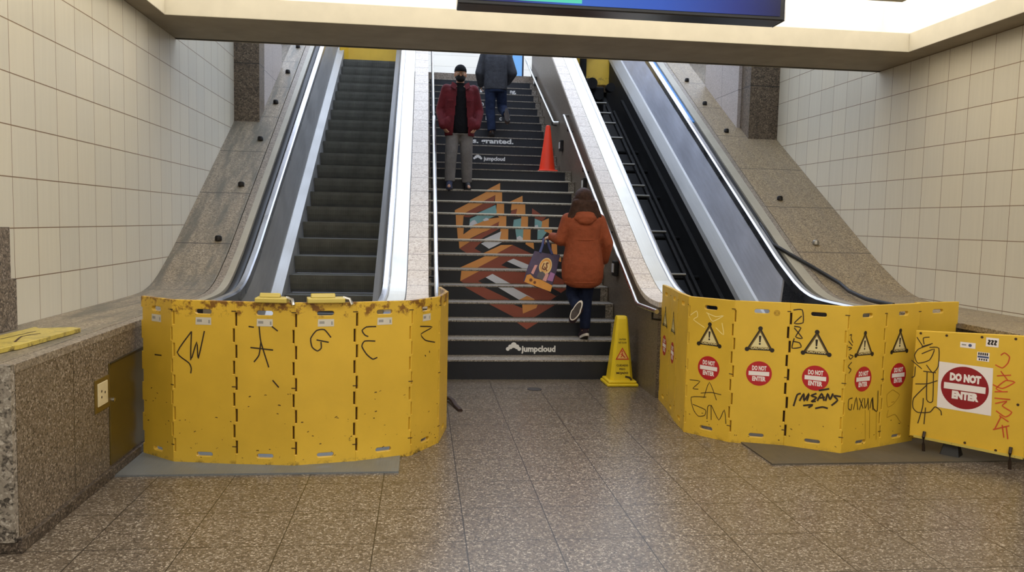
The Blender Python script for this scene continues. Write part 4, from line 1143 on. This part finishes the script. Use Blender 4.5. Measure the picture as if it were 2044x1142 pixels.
# collar, pocket flaps
mb = MB()
for sx in (-1, 1):
    mb.add([(sx*.05,-.10,1.43),(sx*.115,-.075,1.475),(sx*.135,-.115,1.40),(sx*.075,-.142,1.36)], [(0,1,2,3)])
cl = mb.build('collar', redj, jk, local=True); s_ = cl.modifiers.new('s', 'SOLIDIFY'); s_.thickness = .012
for sx in (-1, 1):
    MB().box((sx*.135-.045, -.168, 1.20), (sx*.135+.045, -.15, 1.225)).build('pocket_flap', redj, jk, local=True, bevel=.004)
cap_dark = fabric('cap_cloth', (24, 24, 27), var=.3)
hc = Vector(J['head'])
mb = MB(); ell_shell(mb, hc+Vector((0, .006, .035)), (.087, .103, .095))
cp = organic(mb, 'cap', cap_dark, man, .009, 2, lambda p: p.z < hc.z+.028)
so = cp.modifiers.new('solid', 'SOLIDIFY'); so.thickness = .006
mb = MB()
out = [(math.sin(a)*.078, -.085-math.cos(a)*.085*(1 if math.cos(a) > 0 else 0)) for a in [math.pi*(k/12-.5) for k in range(13)]]
mb.add([(hc.x+x, hc.y+y, hc.z+.034-(-y-.08)*.18-abs(x)*.12) for x, y in out], [tuple(range(len(out)))])
br = mb.build('brim', cap_dark, cp, local=True); so = br.modifiers.new('s', 'SOLIDIFY'); so.thickness = .006
mb = MB(); ell_shell(mb, hc+Vector((0, -.032, -.062)), (.068, .078, .058))
organic(mb, 'face_mask', plain('mask_black', (16, 15, 18), .8), man, .008, 3, lambda p: p.y > hc.y-.03 or p.z > hc.z-.022)
mb = MB(); ell_shell(mb, hc+Vector((0, .02, -.01)), (.082, .088, .085))
organic(mb, 'hair', fabric('dark_hair', (30, 24, 22)), man, .009, 2, lambda p: p.y < hc.y+.005 or p.z < hc.z-.075)
bl_shoe = plain('black_shoe', (22, 21, 22), .5, var=.2); grey_shoe = fabric('striped_shoe', (64, 70, 92), var=.5, scale=30)
shoe(man, J['anL'], J['toeL'], (0, 0, 1), grey_shoe, bl_shoe); shoe(man, J['anR'], J['toeR'], (0, 0, 1), bl_shoe, bl_shoe)

# --- man in dark jacket going up, seen from behind
fz = nose(18)[1]
m2 = thing('person', 'person in dark jacket and blue jeans climbing stairs, head behind beam', 'person', (1.215, nose(18)[0]+.07, fz))
J = dict(torso=[(0,.03,.84,.15,.10),(0,.04,.95,.165,.115),(0,.055,1.08,.15,.105),(0,.07,1.22,.165,.115),(0,.085,1.34,.185,.115),(0,.09,1.41,.165,.09),(0,.095,1.45,.08,.065)],
  shL=(-.19,.085,1.37), elL=(-.27,.10,1.09), wrL=(-.24,.24,.92), shR=(.19,.085,1.37), elR=(.285,.06,1.10), wrR=(.22,.22,.97),
  hipL=(-.088,.02,.86), knL=(-.085,.06,.47), anL=(-.05,.0,.085), toeL=(-.07,.15,.035), hipR=(.088,.02,.86), knR=(.13,.16,.52), anR=(.175,-.16,.37), toeR=(.185,-.20,.23),
  neck0=(0,.10,1.43), neck1=(0,.12,1.53), head=(0,.14,1.60),
  handL=((.1,.6,-.7),(.9,.1,.1),-1,.5), handR=((-.3,.6,-.6),(-.9,.1,.1),1,.5))
body(m2, J, 1); face_details(m2, J['head'], 1)
jeans = fabric('blue_jeans', (32, 42, 66), var=.35)
trousers(m2, J, jeans, [(0,.02,.76,.16,.115),(0,.02,.86,.17,.122),(0,.04,.97,.165,.115)])
gj = fabric('charcoal_jacket', (58, 60, 66), rough=.75, var=.3)
mb = MB(); loft(mb, [(0,.04,.80,.19,.145),(0,.045,.92,.20,.15),(0,.06,1.08,.20,.15),(0,.075,1.22,.21,.155),(0,.09,1.34,.225,.145),(0,.095,1.415,.19,.115),(0,.10,1.47,.09,.08)])
for sd in ('L', 'R'):
    capsule(mb, J['sh'+sd], .088, J['el'+sd], .08); capsule(mb, J['el'+sd], .08, J['wr'+sd], .055)
jk2 = organic(mb, 'jacket', gj, m2, .011, 4)
mb = MB(); loft(mb, [(0,.10,1.43,.10,.085),(0,.105,1.50,.085,.08)]); organic(mb, 'collar', gj, jk2, .009, 2)
hc = Vector(J['head']); mb = MB(); ell_shell(mb, hc+Vector((0, -.012, .022)), (.085, .10, .108))
organic(mb, 'hair', MATS.get('dark_hair') or fabric('dark_hair', (30, 24, 22)), m2, .009, 2, lambda p: p.y > hc.y+.05 and p.z < hc.z+.06)
br_shoe = plain('brown_boot', (58, 42, 34), .6, var=.2)
shoe(m2, J['anL'], J['toeL'], (0, 0, 1), br_shoe, bl_shoe); shoe(m2, J['anR'], J['toeR'], (0, 1, .1), br_shoe, bl_shoe)

# --- woman in orange coat climbing, seen from behind, bag in left hand
fz = nose(2)[1]
wo = thing('person', 'person in rust orange hooded coat climbing stairs with bag in left hand', 'person', (1.71, nose(2)[0]+.07, fz))
J = dict(torso=[(0,.02,.78,.15,.11),(0,.03,.88,.165,.12),(0,.04,1.0,.14,.105),(0,.05,1.12,.15,.11),(0,.06,1.24,.165,.11),(0,.065,1.31,.145,.085),(0,.07,1.35,.07,.06)],
  shL=(-.165,.06,1.27), elL=(-.235,.06,1.055), wrL=(-.312,.20,1.085), shR=(.165,.06,1.27), elR=(.262,.04,1.03), wrR=(.255,.13,.83),
  hipL=(-.078,.02,.78), knL=(-.085,.14,.47), anL=(-.07,-.15,.335), toeL=(-.135,-.165,.215), hipR=(.078,.02,.78), knR=(.05,.05,.44), anR=(.04,.0,.082), toeR=(.035,.135,.034),
  neck0=(0,.07,1.33), neck1=(0,.085,1.42), head=(0,.095,1.485),
  handL=((-.75,.55,-.25),(.2,.2,-.9),-1,.85), handR=((-.1,.35,-.9),(-.9,0,.1),1,.5))
body(wo, J, 1, .96); face_details(wo, J['head'], 1, .96)
dj = fabric('dark_jeans', (26, 34, 58), var=.3)
trousers(wo, J, dj, [(0,.02,.70,.15,.11),(0,.02,.80,.16,.12),(0,.03,.90,.155,.115)], legr=(.09, .068, .056))
coat_m = fabric('orange_coat', (140, 72, 46), rough=.75, var=.16)
mb = MB(); loft(mb, [(0,.0,.555,.12,.12),(0,.01,.59,.19,.15),(0,.02,.66,.222,.17),(0,.03,.80,.225,.175),(0,.04,.95,.195,.155),(0,.05,1.08,.178,.142),(0,.06,1.20,.20,.145),(0,.065,1.285,.185,.125),(0,.068,1.33,.12,.095),(0,.07,1.375,.085,.08)])
for sd in ('L', 'R'):
    e_, w_ = Vector(J['el'+sd]), Vector(J['wr'+sd])
    capsule(mb, J['sh'+sd], .077, e_, .068); capsule(mb, e_, .068, e_.lerp(w_, .93), .05)
ct = organic(mb, 'coat', coat_m, wo, .011, 4)
# hood lying on the back, waist seam and hem welt
mb = MB(); ell_shell(mb, (0, -.04, 1.29), (.125, .06, .055), Matrix.Rotation(.25, 3, 'X')); ell_shell(mb, (0, -.01, 1.33), (.11, .07, .04)); ell_shell(mb, (0, -.07, 1.255), (.085, .04, .04))
organic(mb, 'hood', coat_m, ct, .01, 4)
def ring(z, rx, ry, cy, r, lo=0, hi=360):
    return [(rx*math.cos(math.radians(a)), cy+ry*math.sin(math.radians(a)), z) for a in range(lo, hi+1, 12)]
MB().tube(ring(1.06, .182, .146, .048, 0), .006, 6).build('waist_seam', coat_m, ct, local=True, smooth=True)
MB().tube(ring(.615, .205, .158, .013, 0), .007, 6).build('hem', coat_m, ct, local=True, smooth=True)
hair_m = fabric('brown_hair', (58, 38, 30), rough=.6, var=.4, scale=30, fine=300)
hc = Vector(J['head'])
mb = MB(); ell_shell(mb, hc+Vector((0, -.012, .02)), (.098, .112, .112))
ell_shell(mb, hc+Vector((0, -.055, -.08)), (.125, .085, .12)); ell_shell(mb, hc+Vector((0, -.085, -.13)), (.12, .06, .085))
for k in range(11):
    x = (k-5)*.026
    capsule(mb, hc+Vector((x*.8, -.075-.02*math.cos(k), -.03)), .034, hc+Vector((x*1.3, -.15+.06*abs(x)/.13, -.19-.02*math.sin(k*2.3))), .018)
for sx in (-1, 1):
    capsule(mb, hc+Vector((sx*.085, -.02, .0)), .036, hc+Vector((sx*.125, -.045, -.155)), .03)
    capsule(mb, hc+Vector((sx*.125, -.045, -.15)), .034, hc+Vector((sx*.175, -.07, -.235)), .014)
organic(mb, 'hair', hair_m, wo, .008, 3, lambda p: p.y > hc.y+.06 and p.z < hc.z+.07)
sneak = fabric('sneaker_dark', (52, 40, 48), var=.3); sole_w = plain('sole_white', (214, 208, 200), .6, var=.1)
shoe(wo, J['anL'], J['toeL'], (.55, 1, .1), sneak, sole_w); shoe(wo, J['anR'], J['toeR'], (0, 0, 1), sneak, sole_w)

# tote bag hanging from her left hand
def bagpt(u, v, o):
    """u across 0..1, v up 0..1, o depth"""
    TL, TR, BR, BL = [Vector(p) for p in ((1.205, 8.36, 1.30), (1.487, 8.40, 1.262), (1.375, 8.33, .87), (1.085, 8.30, .975))]
    p = BL.lerp(BR, u).lerp(TL.lerp(TR, u), v)
    return (p.x, p.y-o, p.z)
bag = thing('tote_bag', 'purple tote bag with orange base and cream oval held at left', 'bag', (1.28, 8.33, .9))
purple = plain('bag_purple', (72, 62, 92), .55, var=.2, scale=12)
cols = [purple, plain('bag_orange', (214, 150, 70), .55, var=.1, scale=14), plain('bag_cream', (226, 196, 140), .55, var=.05), plain('bag_brown', (120, 70, 40), .6), plain('bag_lilac', (168, 120, 176), .6), plain('bag_pink', (214, 160, 160), .6), plain('bag_grey', (96, 92, 100), .6)]
mb = MB()
g = [(0, 0), (.5, -.02), (1, 0), (1.02, .5), (1, 1), (.5, .98), (0, 1), (-.02, .5)]
fr = [bagpt(u, v, .045 if v < .9 else .02) for u, v in g]; bk = [bagpt(u, v, -.045 if v < .9 else -.02) for u, v in g]
n = len(g)
mb.add(fr+bk, [tuple(range(n)), tuple(range(n, 2*n))]+[(i, (i+1) % n, n+(i+1) % n, n+i) for i in range(n) if i not in (4, 5)])
bb = mb.build('bag_body', purple, bag, bevel=.006)
FB = lambda u, v, o: bagpt(u, v, .045-.025*max(0, (v-.5)/.5)+.004+o)
mb = MB()
mb.flat([(0, 0), (1, -.0), (1, .17), (.55, .22), (.3, .2), (.12, .28), (0, .22)], FB, .001, 1)
mb.disc((.56, .62), .235, FB, .001, 2, 30, .24); mb.disc((.55, .64), .2, FB, .0016, 1, 24, .19); mb.disc((.56, .62), .16, FB, .002, 2, 24, .15)
mb.stroke([(.48, .7), (.46, .55), (.56, .52), (.62, .6), (.56, .7), (.64, .72)], .05, FB, .0026, 3); mb.stroke([(.52, .6), (.66, .5)], .04, FB, .003, 3)
mb.flat([(.36, .24), (.66, .22), (.62, .42), (.5, .46), (.38, .4)], FB, .0013, 6)
mb.flat([(.12, .32), (.22, .3), (.26, .6), (.16, .58)], FB, .0013, 5); mb.flat([(.6, .22), (.74, .22), (.76, .42), (.66, .46)], FB, .0015, 5)
mb.flat([(.76, .26), (.97, .27), (.98, .48), (.8, .5)], FB, .0013, 4)
mb.disc((.2, .12), .06, FB, .0016, 3, 14, .05); mb.disc((.36, .09), .05, FB, .0016, 3, 14, .045)
mb.build('print', cols, bb, recalc=False)
hx, hy, hz = 1.71-.375, nose(2)[0]+.07+.235, fz+1.062
for o in (.022, -.022):
    a, b_ = bagpt(.22, .97, o), bagpt(.70, .97, o)
    MB().tube([a, (a[0]*.55+hx*.45, (a[1]+hy)/2, (a[2]+hz)/2), (hx-.02, hy, hz), (hx+.02, hy, hz), (b_[0]*.55+hx*.45, (b_[1]+hy)/2, (b_[2]+hz)/2), b_], .011, 8, sx=1.2).build('handle', plain('bag_strap', (52, 60, 110), .6), bag, smooth=True)
# ------------------------------------------------------------------ light and camera
def area(name, loc, size, power, col, rot=(0, 0, 0)):
    l = bpy.data.lights.new(name, 'AREA'); l.shape = 'RECTANGLE'; l.size, l.size_y = size; l.energy = power; l.color = col
    o = bpy.data.objects.new(name, l); COL.objects.link(o); o.location = loc; o.rotation_euler = rot
    return o
for y in (-3.5, .2, 3.6):
    area('hall_fill', (1.4, y, 3.49), (4.2, 1.2), 80, (1.0, .96, .89))  # unseen lamps added under the ceiling panel to light the hall
w = bpy.data.worlds.new('world'); SC.world = w; w.use_nodes = True
w.node_tree.nodes['Background'].inputs[0].default_value = (.75, .82, 1, 1)
w.node_tree.nodes['Background'].inputs[1].default_value = .25
cam = bpy.data.cameras.new('camera'); co = bpy.data.objects.new('camera', cam); COL.objects.link(co)
cam.sensor_width = 36; cam.sensor_fit = 'HORIZONTAL'; cam.lens = 1573.95/2044*36; cam.clip_start = .05
yaw, pit, rol = .11536148, .08061135, .02253033
fwd = Vector((math.sin(yaw)*math.cos(pit), math.cos(yaw)*math.cos(pit), -math.sin(pit)))
rt = Vector((math.cos(yaw), -math.sin(yaw), 0)); up = rt.cross(fwd)
r2 = rt*math.cos(rol)+up*math.sin(rol); u2 = up*math.cos(rol)-rt*math.sin(rol)
m = Matrix((r2, u2, -fwd)).transposed().to_4x4(); m.translation = (0, 0, 1.6)
co.matrix_world = m
SC.camera = co
SC.view_settings.view_transform = 'Standard'; SC.view_settings.look = 'None'
SC.view_settings.exposure = 0.16; SC.view_settings.gamma = 1.0; SC.view_settings.use_curve_mapping = False
